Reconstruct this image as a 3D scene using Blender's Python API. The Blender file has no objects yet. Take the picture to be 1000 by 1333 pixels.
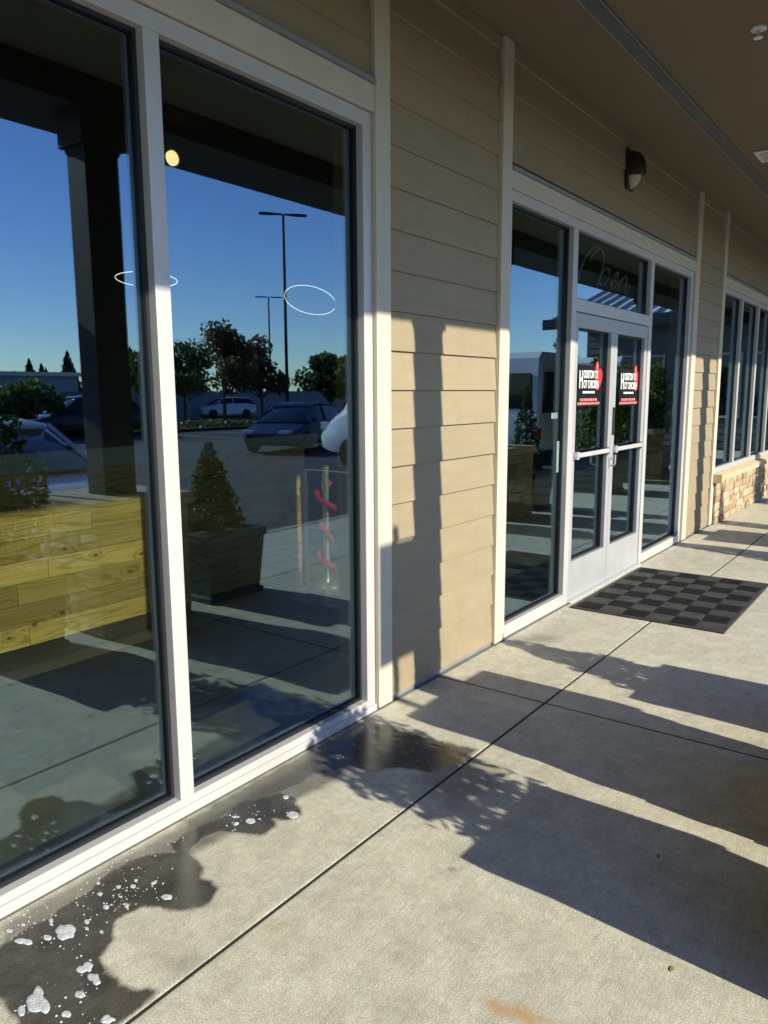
import bpy, bmesh, math, random
import numpy as np
from mathutils import Vector, Matrix, noise
random.seed(7); np.random.seed(7)
scn = bpy.context.scene
COL = scn.collection

# ------------------------------------------------------------------ camera
F_PX, YAW, PITCH, ROLL, WD, EYE = 989.74, math.radians(36.505), math.radians(8.881), math.radians(-0.3015), 2.13989, 1.54
_f = Vector((math.cos(YAW)*math.cos(PITCH), math.sin(YAW)*math.cos(PITCH), -math.sin(PITCH)))
_r = Vector((math.sin(YAW), -math.cos(YAW), 0)); _u = _r.cross(_f)
_r, _u = _r*math.cos(ROLL)+_u*math.sin(ROLL), _u*math.cos(ROLL)-_r*math.sin(ROLL)
CAM = Vector((0, -WD, EYE))
cd = bpy.data.cameras.new('camera'); cam = bpy.data.objects.new('camera', cd); COL.objects.link(cam)
cd.sensor_fit = 'VERTICAL'; cd.sensor_height = 36; cd.lens = F_PX/1333*36
cd.clip_start = .05; cd.clip_end = 2000
M = Matrix((_r, _u, -_f)).transposed().to_4x4(); M.translation = CAM
cam.matrix_world = M; scn.camera = cam

# ------------------------------------------------------------------ sky, sun, exposure
SAZ, TAN_EL = 0.115, 0.50
SUN_EL = math.atan(TAN_EL)
w = bpy.data.worlds.new('World'); scn.world = w; w.use_nodes = True
nt = w.node_tree
sky = nt.nodes.new('ShaderNodeTexSky'); sky.sky_type = 'NISHITA'; sky.sun_disc = False
sky.sun_elevation = SUN_EL; sky.sun_rotation = math.radians(180)+math.atan(SAZ)
sky.altitude = 0; sky.air_density = 1.0; sky.dust_density = 0.1; sky.ozone_density = 4.5
bg = nt.nodes['Background']; bg.inputs['Strength'].default_value = 0.115
hsv = nt.nodes.new('ShaderNodeHueSaturation'); hsv.inputs['Saturation'].default_value = 1.10; hsv.inputs['Hue'].default_value = .516
nt.links.new(sky.outputs[0], hsv.inputs['Color']); nt.links.new(hsv.outputs[0], bg.inputs['Color'])
sd = bpy.data.lights.new('sun', 'SUN'); sun = bpy.data.objects.new('sun', sd); COL.objects.link(sun)
sd.energy = 3.2; sd.angle = math.radians(0.53); sd.color = (1.0, .93, .76)
L = Vector((SAZ, 1, -TAN_EL*math.hypot(1, SAZ))).normalized()
sun.rotation_euler = L.to_track_quat('-Z', 'Y').to_euler(); sun.location = (0, -20, 14)
scn.view_settings.view_transform = 'Standard'; scn.view_settings.look = 'None'
scn.view_settings.gamma = 1; scn.view_settings.exposure = 1.0
scn.view_settings.use_curve_mapping = False
cy = scn.cycles
cy.use_denoising = True; cy.max_bounces = 8; cy.diffuse_bounces = 4; cy.glossy_bounces = 5
cy.transparent_max_bounces = 16; cy.transmission_bounces = 4; cy.sample_clamp_indirect = 6
cy.caustics_reflective = False; cy.caustics_refractive = False

# ------------------------------------------------------------------ pixel -> place (photo is 1000 x 1333)
def ray(px, py): return _f*F_PX + _r*(px-500) - _u*(py-666.5)
def onwall(px, py, y=0.0):
    d = ray(px, py); t = (y+WD)/d.y; p = CAM+d*t; return p
def onground(px, py, z=0.0):
    d = ray(px, py); t = (z-EYE)/d.z; return CAM+d*t

# ------------------------------------------------------------------ materials
def newmat(name):
    m = bpy.data.materials.new(name); m.use_nodes = True
    return m, m.node_tree, m.node_tree.nodes['Principled BSDF']
def nd(t, kind, **kw):
    n = t.nodes.new('ShaderNode'+kind)
    for k, v in kw.items():
        if k in n.inputs: n.inputs[k].default_value = v
        else: setattr(n, k, v)
    return n
def ramp(t, fac, stops):
    r = t.nodes.new('ShaderNodeValToRGB')
    e = r.color_ramp.elements
    while len(e) < len(stops): e.new(.5)
    for el, (p, c) in zip(e, stops): el.position = p; el.color = (*c, 1) if len(c) == 3 else c
    t.links.new(fac, r.inputs[0]); return r.outputs[0]
def mixc(t, fac, a, b, mode='MIX'):
    m = t.nodes.new('ShaderNodeMix'); m.data_type = 'RGBA'; m.blend_type = mode
    for s, v in ((m.inputs[0], fac), (m.inputs[6], a), (m.inputs[7], b)):
        if hasattr(v, 'links'): t.links.new(v, s)
        else: s.default_value = v if isinstance(v, (int, float)) else (*v[:3], 1)
    return m.outputs[2]
def math_(t, op, a, b=None, clamp=False):
    m = t.nodes.new('ShaderNodeMath'); m.operation = op; m.use_clamp = clamp
    for i, v in enumerate((a, b)):
        if v is None: continue
        if hasattr(v, 'links'): t.links.new(v, m.inputs[i])
        else: m.inputs[i].default_value = v
    return m.outputs[0]
def coords(t, scale=(1, 1, 1), world=True):
    g = t.nodes.new('ShaderNodeNewGeometry') if world else t.nodes.new('ShaderNodeTexCoord')
    mp = t.nodes.new('ShaderNodeMapping'); mp.inputs['Scale'].default_value = scale
    t.links.new(g.outputs['Position' if world else 'Object'], mp.inputs[0]); return mp.outputs[0]
def ntex(t, vec, scale, detail=4, rough=.55):
    n = nd(t, 'TexNoise', Scale=scale, Detail=detail, Roughness=rough); t.links.new(vec, n.inputs['Vector']); return n.outputs['Fac']
def bump(t, b, h, strength, dist=.002):
    n = nd(t, 'Bump', Strength=strength, Distance=dist); t.links.new(h, n.inputs['Height']); t.links.new(n.outputs[0], b.inputs['Normal'])
def pmat(name, c, rough=.6, metal=0, var=.12, scale=6, bmp=.0, bscale=80, stretch=(1, 1, 1), rnd=0.0, dirt=0.0, spec=.5):
    m, t, b = newmat(name)
    v = coords(t, stretch)
    n = ntex(t, v, scale, 5)
    lo = tuple(x*(1-var) for x in c); hi = tuple(min(1, x*(1+var)) for x in c)
    col = ramp(t, n, [(.3, lo), (.7, hi)])
    if rnd:
        oi = t.nodes.new('ShaderNodeObjectInfo')
        f = math_(t, 'MULTIPLY_ADD', oi.outputs['Random'], rnd*2); f.node.inputs[2].default_value = 1-rnd
        hs = t.nodes.new('ShaderNodeHueSaturation'); t.links.new(f, hs.inputs['Value']); t.links.new(col, hs.inputs['Color']); col = hs.outputs[0]
    if dirt:
        d = ntex(t, coords(t, (1, 1, .25)), 9, 6, .65)
        col = mixc(t, math_(t, 'MULTIPLY', ramp(t, d, [(.52, (0, 0, 0)), (.75, (1, 1, 1))]), dirt), col, tuple(x*.55 for x in c))
    t.links.new(col, b.inputs['Base Color'])
    b.inputs['Roughness'].default_value = rough; b.inputs['Metallic'].default_value = metal
    b.inputs['Specular IOR Level'].default_value = spec
    if bmp: bump(t, b, ntex(t, v, bscale, 4), bmp)
    return m
def emat(name, c, s):
    m, t, b = newmat(name); b.inputs['Base Color'].default_value = (*c, 1)
    b.inputs['Emission Color'].default_value = (*c, 1); b.inputs['Emission Strength'].default_value = s; return m
def glass_mat(name, r0, tint, wav=.0):
    m = bpy.data.materials.new(name); m.use_nodes = True; t = m.node_tree; t.nodes.clear()
    out = t.nodes.new('ShaderNodeOutputMaterial'); lw = nd(t, 'LayerWeight', Blend=.5)
    p5 = math_(t, 'POWER', lw.outputs['Facing'], 4.2)
    fac = math_(t, 'MULTIPLY_ADD', p5, 1-r0); fac.node.inputs[2].default_value = r0
    tr = nd(t, 'BsdfTransparent'); tr.inputs['Color'].default_value = (*tint, 1)
    gl = nd(t, 'BsdfGlossy'); gl.inputs['Roughness'].default_value = 0.0; gl.inputs['Color'].default_value = (.56, .785, 1.0, 1)
    if wav:
        bn = nd(t, 'Bump', Strength=wav, Distance=.01); t.links.new(ntex(t, coords(t), .9, 1), bn.inputs['Height']); t.links.new(bn.outputs[0], gl.inputs['Normal'])
    mx = t.nodes.new('ShaderNodeMixShader'); t.links.new(fac, mx.inputs[0]); t.links.new(tr.outputs[0], mx.inputs[1]); t.links.new(gl.outputs[0], mx.inputs[2])
    t.links.new(mx.outputs[0], out.inputs['Surface']); return m
def concrete_mat():
    m, t, b = newmat('concrete')
    v = coords(t); big = ntex(t, v, 1.3, 6, .6); mid = ntex(t, v, 9, 6, .65); fine = ntex(t, v, 240, 3, .7); m2 = ntex(t, v, 38, 5, .7)
    broom = ntex(t, coords(t, (6, 190, 6)), 1.0, 3, .6)
    base = ramp(t, big, [(.30, (.56, .53, .415)), (.72, (.86, .82, .655))])
    base = mixc(t, .55, base, ramp(t, mid, [(.35, (.52, .495, .40)), (.62, (.80, .77, .64))]))
    base = mixc(t, .8, base, ramp(t, fine, [(.40, (.52, .52, .50)), (.58, (1.14, 1.14, 1.14))]), 'MULTIPLY')
    base = mixc(t, .45, base, ramp(t, m2, [(.34, (.66, .66, .63)), (.64, (1.12, 1.12, 1.12))]), 'MULTIPLY')
    base = mixc(t, .35, base, ramp(t, broom, [(.35, (.7, .7, .7)), (.65, (1.1, 1.1, 1.1))]), 'MULTIPLY')
    vo = nd(t, 'TexVoronoi', Scale=2.2, Randomness=1.0); t.links.new(v, vo.inputs['Vector'])
    base = mixc(t, math_(t, 'MULTIPLY', ramp(t, vo.outputs['Distance'], [(.02, (1, 1, 1)), (.045, (0, 0, 0))]), .5), base, (.16, .14, .11))
    a_w = nd(t, 'Attribute', attribute_name='wet'); a_r = nd(t, 'Attribute', attribute_name='rust'); a_s = nd(t, 'Attribute', attribute_name='stain')
    base = mixc(t, math_(t, 'MULTIPLY', a_s.outputs['Fac'], .55), base, (.15, .14, .12))
    base = mixc(t, math_(t, 'MULTIPLY', a_r.outputs['Fac'], .8), base, (.50, .27, .06))
    wetc = mixc(t, 1.0, base, ramp(t, ntex(t, v, 6, 5, .6), [(.35, (.11, .108, .10)), (.68, (.21, .205, .19))]), 'MULTIPLY')
    base = mixc(t, a_w.outputs['Fac'], base, wetc)
    t.links.new(base, b.inputs['Base Color'])
    ro = nd(t, 'MapRange'); t.links.new(a_w.outputs['Fac'], ro.inputs[0]); ro.inputs[3].default_value = .8; ro.inputs[4].default_value = .12
    t.links.new(ro.outputs[0], b.inputs['Roughness'])
    h = math_(t, 'ADD', math_(t, 'MULTIPLY', fine, .6), math_(t, 'MULTIPLY', broom, .6))
    bn = nd(t, 'Bump', Strength=.22, Distance=.002); t.links.new(h, bn.inputs['Height']); t.links.new(bn.outputs[0], b.inputs['Normal'])
    return m
def wood_mat(name, lo, hi, knot):
    m, t, b = newmat(name)
    oi = t.nodes.new('ShaderNodeObjectInfo')
    g = t.nodes.new('ShaderNodeNewGeometry'); mp = t.nodes.new('ShaderNodeMapping'); t.links.new(g.outputs['Position'], mp.inputs[0])
    cx = t.nodes.new('ShaderNodeCombineXYZ'); rr = math_(t, 'MULTIPLY', oi.outputs['Random'], 40.0)
    t.links.new(rr, cx.inputs[0]); t.links.new(rr, cx.inputs[2]); t.links.new(cx.outputs[0], mp.inputs['Location']); mp.inputs['Scale'].default_value = (1, 1, 1)
    st = t.nodes.new('ShaderNodeMapping'); st.inputs['Scale'].default_value = (.9, 9, 6); t.links.new(mp.outputs[0], st.inputs[0])
    sp = t.nodes.new('ShaderNodeSeparateXYZ'); t.links.new(mp.outputs[0], sp.inputs[0])
    ck = t.nodes.new('ShaderNodeCombineXYZ'); t.links.new(math_(t, 'MULTIPLY', sp.outputs[0], 2.3), ck.inputs[0]); t.links.new(math_(t, 'MULTIPLY', sp.outputs[2], 4.2), ck.inputs[1])
    vk = nd(t, 'TexVoronoi', Scale=1.0, Randomness=1.0); vk.voronoi_dimensions = '2D'; t.links.new(ck.outputs[0], vk.inputs['Vector'])
    kd = ramp(t, vk.outputs['Distance'], [(.022, (1, 1, 1)), (.05, (0, 0, 0))]); halo = ramp(t, vk.outputs['Distance'], [(.03, (1, 1, 1)), (.22, (0, 0, 0))])
    st2 = t.nodes.new('ShaderNodeMapping'); st2.inputs['Scale'].default_value = (.5, 1, 6.5); t.links.new(mp.outputs[0], st2.inputs[0])
    n1 = ntex(t, st2.outputs[0], 1.0, 1.5, .4)
    ph = math_(t, 'ADD', math_(t, 'MULTIPLY', n1, 120.0), math_(t, 'MULTIPLY', halo, 9.0))
    wave = math_(t, 'MULTIPLY_ADD', math_(t, 'SINE', ph), .5); wave.node.inputs[2].default_value = .5
    n = ntex(t, st.outputs[0], 1.3, 5, .6)
    c = ramp(t, math_(t, 'POWER', wave, .6), [(.10, lo), (.55, hi)])
    c = mixc(t, .5, c, ramp(t, n, [(.3, lo), (.7, hi)]))
    c = mixc(t, math_(t, 'MULTIPLY', halo, .35), c, lo)
    c = mixc(t, math_(t, 'MULTIPLY', kd, .9), c, knot)
    f = math_(t, 'MULTIPLY_ADD', oi.outputs['Random'], .65); f.node.inputs[2].default_value = .70
    hs = t.nodes.new('ShaderNodeHueSaturation'); t.links.new(f, hs.inputs['Value']); t.links.new(c, hs.inputs['Color'])
    t.links.new(hs.outputs[0], b.inputs['Base Color']); b.inputs['Roughness'].default_value = .7
    bump(t, b, wave, .15, .0006)
    return m
def leaf_mat(name, c1, c2):
    m, t, b = newmat(name)
    n = ntex(t, coords(t), 3.5, 3); n2 = ntex(t, coords(t), 40, 2)
    c = mixc(t, .5, ramp(t, n, [(.35, c1), (.65, c2)]), ramp(t, n2, [(.35, c1), (.65, c2)]))
    t.links.new(c, b.inputs['Base Color']); b.inputs['Roughness'].default_value = .5
    tl = nd(t, 'BsdfTranslucent'); t.links.new(c, tl.inputs['Color'])
    mx = t.nodes.new('ShaderNodeMixShader'); mx.inputs[0].default_value = .5
    t.links.new(b.outputs[0], mx.inputs[1]); t.links.new(tl.outputs[0], mx.inputs[2])
    t.links.new(mx.outputs[0], t.nodes['Material Output'].inputs['Surface'])
    return m

MT = {}
MT['concrete'] = concrete_mat()
MT['joint'] = pmat('joint_filler', (.03, .028, .024), .95)
MT['siding'] = pmat('tan_siding_paint', (.345, .279, .174), .62, var=.06, scale=3, bmp=.25, bscale=22, stretch=(1, 1, 6), rnd=.035, dirt=.16)
def splash(m):
    """ground splash grime low on painted cladding"""
    t = m.node_tree; b = t.nodes['Principled BSDF']; col = b.inputs['Base Color'].links[0].from_socket
    g = t.nodes.new('ShaderNodeNewGeometry'); sp = t.nodes.new('ShaderNodeSeparateXYZ'); t.links.new(g.outputs['Position'], sp.inputs[0])
    hgt = math_(t, 'SUBTRACT', 1.0, math_(t, 'MULTIPLY', sp.outputs[2], 1.9), True)
    n = ntex(t, coords(t, (2.2, 2.2, .7)), 8, 7, .7)
    f = math_(t, 'MULTIPLY', math_(t, 'MULTIPLY', hgt, ramp(t, n, [(.42, (0, 0, 0)), (.66, (1, 1, 1))])), .38)
    t.links.new(mixc(t, f, col, (.20, .165, .12)), b.inputs['Base Color'])
splash(MT['siding'])
MT['trim'] = pmat('cream_trim_paint', (.60, .555, .44), .55, var=.04, scale=4, bmp=.06, bscale=60, dirt=.10)
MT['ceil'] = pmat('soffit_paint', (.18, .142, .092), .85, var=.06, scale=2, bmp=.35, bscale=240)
MT['alu'] = pmat('silver_aluminium', (.575, .57, .55), .38, .15, var=.04, scale=5, dirt=.10)
MT['alud'] = pmat('door_aluminium', (.46, .47, .475), .38, .15, var=.05, scale=7, dirt=.16)
MT['gasket'] = pmat('black_rubber', (.012, .013, .015), .5)
MT['flash'] = pmat('grey_flashing', (.33, .35, .37), .45, .4)
MT['glass'] = glass_mat('window_glass', .205, (.755, .79, .715), .03)
MT['carglass'] = pmat('dark_car_glass', (.012, .016, .02), .05)
MT['white'] = pmat('white_plastic', (.75, .76, .74), .4)
MT['bronze'] = pmat('dark_bronze', (.035, .028, .022), .45, .3)
MT['lens'] = pmat('frosted_lens', (.50, .48, .42), .35)
MT['vent'] = pmat('galvanised_vent', (.32, .33, .33), .45, .5)
MT['rub1'] = pmat('mat_rubber_dark', (.012, .012, .012), .75, var=.5, scale=14, bmp=.4, bscale=300)
MT['rub2'] = pmat('mat_rubber_grey', (.055, .054, .050), .85, var=.35, scale=11, bmp=.4, bscale=300)
MT['mat_in'] = pmat('indoor_mat_fabric', (.014, .016, .021), .95, var=.2, scale=30)
MT['infloor'] = pmat('polished_floor', (.21, .215, .19), .3, var=.15, scale=3)
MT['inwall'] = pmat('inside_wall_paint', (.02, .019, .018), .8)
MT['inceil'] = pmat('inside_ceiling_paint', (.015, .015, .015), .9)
MT['pine'] = wood_mat('pine_planks', (.38, .26, .075), (.85, .625, .22), (.10, .05, .018))
MT['ledge'] = pmat('pale_stone_ledge', (.66, .67, .66), .25)
MT['kerbt'] = pmat('dark_kick_tile', (.07, .07, .066), .5)
MT['chrome'] = pmat('polished_steel', (.86, .86, .86), .28, .75, var=.02)
MT['rope'] = pmat('red_velvet', (.60, .02, .02), .75)
MT['ring'] = emat('lit_ring', (1, .97, .92), 1.3)
MT['bulb'] = emat('lit_warm_lamp', (1, .80, .38), 1.3)
MT['neon'] = pmat('unlit_neon_tube', (.80, .81, .76), .2)
MT['planter'] = pmat('slate_blue_planter', (.035, .048, .075), .45, var=.2, scale=8)
MT['soil'] = pmat('bark_mulch', (.06, .04, .025), .95, var=.5, scale=40, bmp=.8, bscale=60)
MT['bark'] = pmat('tree_bark', (.09, .065, .045), .9, var=.3, scale=14, bmp=.6, bscale=30, stretch=(1, 1, .3))
MT['leaf_top'] = leaf_mat('topiary_leaf', (.022, .045, .012), (.07, .11, .03))
MT['leaf_dec'] = leaf_mat('broad_leaf', (.06, .10, .022), (.20, .25, .065))
MT['leaf_brn'] = leaf_mat('dry_leaf', (.09, .085, .028), (.26, .18, .07))
MT['needle'] = leaf_mat('conifer_needle', (.012, .03, .012), (.035, .06, .022))
MT['capst'] = pmat('cast_cap_stone', (.58, .46, .29), .8, var=.08, scale=8, bmp=.4, bscale=90)
MT['mortar'] = pmat('mortar', (.30, .26, .20), .95, var=.1, scale=30, bmp=.5, bscale=120)
def stone_mat():
    m, t, b = newmat('ledge_stone')
    oi = t.nodes.new('ShaderNodeObjectInfo')
    c = ramp(t, oi.outputs['Random'], [(0, (.60, .50, .35)), (.22, (.50, .36, .21)), (.42, (.66, .57, .43)), (.6, (.42, .29, .17)), (.78, (.56, .43, .27)), (1, (.62, .55, .44))])
    n = ntex(t, coords(t), 22, 6, .65)
    c = mixc(t, .7, c, ramp(t, n, [(.3, (.68, .64, .58)), (.7, (1.12, 1.12, 1.12))]), 'MULTIPLY')
    hs = t.nodes.new('ShaderNodeHueSaturation'); hs.inputs['Value'].default_value = .84; t.links.new(c, hs.inputs['Color'])
    t.links.new(hs.outputs[0], b.inputs['Base Color']); b.inputs['Roughness'].default_value = .85; bump(t, b, n, .6, .006); return m
MT['stone'] = stone_mat()
MT['asphalt'] = pmat('asphalt', (.055, .055, .056), .85, var=.25, scale=2, bmp=.5, bscale=150)
MT['paint'] = pmat('road_paint', (.62, .62, .60), .7, var=.12, scale=20)
MT['kerb'] = pmat('kerb_concrete', (.40, .385, .34), .85, var=.1, scale=7)
MT['pole'] = pmat('dark_pole_paint', (.018, .018, .02), .5)
MT['colm'] = pmat('column_paint', (.048, .042, .036), .7, var=.05)
MT['carw'] = pmat('white_car_paint', (.78, .79, .80), .18, var=.02)
MT['cark'] = pmat('black_car_paint', (.012, .012, .014), .15, var=.02)
MT['carb'] = pmat('blue_car_paint', (.012, .03, .075), .4, var=.02)
MT['tyre'] = pmat('tyre_rubber', (.016, .016, .016), .8)
MT['rim'] = pmat('wheel_alloy', (.5, .5, .52), .3, .8)
MT['lampg'] = pmat('headlamp_glass', (.75, .77, .8), .1)
MT['tail'] = pmat('tail_lamp_red', (.4, .01, .01), .2)
MT['fence'] = pmat('pale_fence_metal', (.30, .33, .38), .6, var=.08)
MT['bwall'] = pmat('grey_green_siding', (.17, .17, .15), .7, var=.08)
MT['seam'] = pmat('pale_metal_roof', (.72, .69, .58), .8, 0, var=.05)
MT['hedge'] = MT['leaf_top']
def foam_mat():
    m, t, b = newmat('soap_foam'); v = coords(t)
    vo = nd(t, 'TexVoronoi', Scale=240.0, Randomness=1.0); t.links.new(v, vo.inputs['Vector'])
    n = ntex(t, v, 55, 4, .6)
    c = mixc(t, .6, ramp(t, vo.outputs['Distance'], [(.1, (.80, .84, .86)), (.6, (.44, .47, .48))]), ramp(t, n, [(.35, (.5, .53, .54)), (.65, (.85, .88, .89))]))
    t.links.new(c, b.inputs['Base Color']); b.inputs['Roughness'].default_value = .3
    bump(t, b, math_(t, 'SUBTRACT', n, vo.outputs['Distance']), .8, .002); return m
MT['foam'] = foam_mat()
MT['blk'] = pmat('decal_black', (.010, .010, .010), .6, spec=.15)
MT['dwhite'] = pmat('decal_white', (.80, .80, .79), .5)
MT['dred'] = pmat('decal_red', (.62, .03, .035), .5)
MT['dpink'] = pmat('decal_pale_red', (.70, .22, .22), .5)
MT['green'] = pmat('pale_green_sticker', (.20, .30, .25), .5)
MT['dryleaf'] = pmat('dry_leaf_litter', (.34, .27, .08), .8, var=.3, scale=60)
MT['signb'] = pmat('sign_blue', (.02, .10, .40), .4)
MT['dark_in'] = pmat('dark_window', (.015, .02, .025), .05)

# ------------------------------------------------------------------ mesh collector
class MB:
    def __init__(s): s.v = []; s.f = []
    def quadbox(s, x0, x1, y0, y1, z0, z1):
        n = len(s.v)
        s.v += [(x0,y0,z0),(x1,y0,z0),(x1,y1,z0),(x0,y1,z0),(x0,y0,z1),(x1,y0,z1),(x1,y1,z1),(x0,y1,z1)]
        s.f += [tuple(n+i for i in q) for q in ((3,2,1,0),(4,5,6,7),(0,1,5,4),(1,2,6,5),(2,3,7,6),(3,0,4,7))]
        return s
    def prism(s, pts, axis, a0, a1):          # pts 2D outline extruded along an axis
        n = len(s.v); k = len(pts)
        def mk(p, a): return {'x': (a, p[0], p[1]), 'y': (p[0], a, p[1]), 'z': (p[0], p[1], a)}[axis]
        s.v += [mk(p, a0) for p in pts]+[mk(p, a1) for p in pts]
        s.f += [tuple(range(n, n+k))[::-1], tuple(range(n+k, n+2*k))]
        s.f += [(n+i, n+(i+1) % k, n+k+(i+1) % k, n+k+i) for i in range(k)]
        return s
    def loft(s, rings, cap=True):
        n = len(s.v); k = len(rings[0])
        for r in rings: s.v += [tuple(p) for p in r]
        for a in range(len(rings)-1):
            for i in range(k):
                j = (i+1) % k
                s.f.append((n+a*k+i, n+a*k+j, n+(a+1)*k+j, n+(a+1)*k+i))
        if cap: s.f += [tuple(range(n, n+k))[::-1], tuple(range(n+(len(rings)-1)*k, n+len(rings)*k))]
        return s
    def lathe(s, prof, c=(0, 0, 0), seg=20, axis='z'):
        rings = []
        for r, h in prof:
            rg = []
            for i in range(seg):
                a = 2*math.pi*i/seg; p = (r*math.cos(a), r*math.sin(a))
                rg.append({'z': (c[0]+p[0], c[1]+p[1], c[2]+h), 'x': (c[0]+h, c[1]+p[0], c[2]+p[1]), 'y': (c[0]+p[0], c[1]+h, c[2]+p[1])}[axis])
            rings.append(rg)
        return s.loft(rings)
    def tube(s, pts, r, seg=8):
        pts = [Vector(p) for p in pts]; rings = []
        rr = r if isinstance(r, (list, tuple)) else [r]*len(pts)
        up = Vector((0, 0, 1))
        for i, p in enumerate(pts):
            d = (pts[min(i+1, len(pts)-1)]-pts[max(i-1, 0)]).normalized()
            a = d.cross(up if abs(d.z) < .95 else Vector((1, 0, 0))).normalized(); b = d.cross(a)
            rings.append([p+(a*math.cos(2*math.pi*k/seg)+b*math.sin(2*math.pi*k/seg))*rr[i] for k in range(seg)])
        return s.loft(rings)
    def mesh(s, name, off=(0, 0, 0), smooth=False):
        me = bpy.data.meshes.new(name)
        o = Vector(off)
        me.from_pydata([(x-o.x, y-o.y, z-o.z) for x, y, z in s.v], [], s.f)
        me.update()
        bm = bmesh.new(); bm.from_mesh(me); bmesh.ops.recalc_face_normals(bm, faces=bm.faces); bm.to_mesh(me); bm.free()
        if smooth:
            me.polygons.foreach_set('use_smooth', [True]*len(me.polygons))
            try: me.set_sharp_from_angle(angle=math.radians(38))
            except Exception: pass
        return me
    def build(s, name, mat, parent=None, smooth=False, bevel=0, base=None):
        """vertices are given in world space; a child keeps its top thing's frame"""
        off = Vector((0, 0, 0))
        if parent is not None:
            q = parent
            while q is not None: off += q.location; q = q.parent
        elif base is not None: off = Vector(base)
        o = bpy.data.objects.new(name, s.mesh(name, off, smooth)); COL.objects.link(o)
        o.data.materials.append(MT[mat] if isinstance(mat, str) else mat)
        if parent is not None: o.parent = parent
        elif base is not None: o.location = base
        if bevel:
            md = o.modifiers.new('bevel', 'BEVEL'); md.width = bevel; md.segments = 2; md.limit_method = 'ANGLE'; md.angle_limit = math.radians(40)
        return o
def box(x0, x1, y0, y1, z0, z1): return MB().quadbox(x0, x1, y0, y1, z0, z1)
def tag(o, label, cat, group=None):
    o['label'] = label; o['category'] = cat
    if group: o['group'] = group
    return o
def thing(name, label, cat, loc, group=None):
    o = bpy.data.objects.new(name, None); COL.objects.link(o); o.location = loc; o.empty_display_size = .1
    return tag(o, label, cat, group)
def dup(root, loc, label=None, rotz=None, scale=None, group=None):
    r = root.copy(); COL.objects.link(r); r.location = loc
    if rotz is not None: r.rotation_euler = (0, 0, rotz)
    if scale is not None: r.scale = scale
    if label: r['label'] = label
    if group: r['group'] = group
    for ch in list(root.children):
        c = ch.copy(); COL.objects.link(c); c.parent = r
        for g in list(ch.children):
            d = g.copy(); COL.objects.link(d); d.parent = c
    return r
def struct(o): o['kind'] = 'structure'; return o

# ================================================================== GROUND
PAVE_D = 3.9
pave = struct(box(-9, 24, -PAVE_D, -.001, -.30, -.003).build('pavement', 'joint'))
lot = struct(box(-700, 700, -900, 500, -.40, -.15).build('parking_lot', 'asphalt'))
def poly_field(P, poly, feather):
    """soft inside mask of a polygon for points P (n,2)"""
    poly = np.array(poly); x, y = P[:, 0], P[:, 1]
    ins = np.zeros(len(P), bool); dmin = np.full(len(P), 9.0)
    k = len(poly)
    for i in range(k):
        a, b = poly[i], poly[(i+1) % k]
        c = ((a[1] > y) != (b[1] > y)); xx = (b[0]-a[0])*(y-a[1])/((b[1]-a[1]) if b[1] != a[1] else 1e-9)+a[0]
        ins ^= (c & (x < xx))
        ab = b-a; tt = np.clip(((P-a)@ab)/max(ab@ab, 1e-12), 0, 1); dd = np.hypot(*(P-(a+tt[:, None]*ab)).T); dmin = np.minimum(dmin, dd)
    s = np.where(ins, dmin, -dmin)
    return np.clip(s/feather*.5+.5, 0, 1)
def gpx(pts, ox=0, oy=0, sc=1.0):
    return [tuple(onground(ox+x/sc, oy+y/sc).xy) for x, y in pts]
WET1 = gpx([(0,770),(80,720),(200,650),(300,580),(370,535),(450,470),(560,400),(640,372),(720,362),(790,362),(850,385),(880,430),(868,478),(920,490),(950,520),(930,570),(880,600),(780,622),(700,612),(630,600),(560,630),(500,660),(490,740),(440,820),(460,880),(510,915),(520,940),(560,955),(650,945),(690,970),(650,1010),(590,1050),(540,1090),(500,1130),(300,1240),(120,1200),(60,1090),(30,1040),(0,1000),(-60,960),(-120,900)], 0, 1000, 10/3)
WET2 = gpx([(338,312),(352,298),(380,272),(410,262),(445,265),(490,268),(515,252),(508,238),(540,240),(562,226),(548,195),(520,188),(490,195),(470,200),(440,205),(420,230),(380,245),(345,262),(310,285)], 0, 900, 1000/700)
WET3 = gpx([(560,128),(600,100),(650,72),(690,55),(740,72),(820,92),(888,108),(850,135),(800,152),(745,142),(690,150),(650,140),(610,152),(585,155)], 0, 900, 1000/700)
DAMP = gpx([(0,680),(0,790),(200,690),(400,560),(620,420),(820,380),(1000,290),(1150,230),(1300,130),(1450,60),(1560,-40),(1640,-90),(1600,-115),(1500,-70),(1000,170),(840,220),(500,400)], 0, 1000, 10/3)
BAND = gpx([(330,275),(345,240),(400,207),(470,168),(530,135),(580,105),(640,72),(690,45),(705,60),(650,105),(605,142),(565,172),(520,192),(470,207),(420,234),(360,268)], 0, 900, 1000/700)
RUST = gpx([(628,1304),(640,1300),(655,1308),(680,1313),(700,1322),(720,1330),(700,1336),(668,1326),(640,1316)])
RUST2 = gpx([(348,1205),(356,1198),(362,1208),(352,1216)])
STN = [gpx([(540,1010),(600,985),(660,1000),(640,1030),(590,1050)]), gpx([(665,832),(700,826),(730,828),(722,836),(690,838),(668,838)]), gpx([(230,1252),(250,1244),(262,1250),(240,1262)])]
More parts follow.
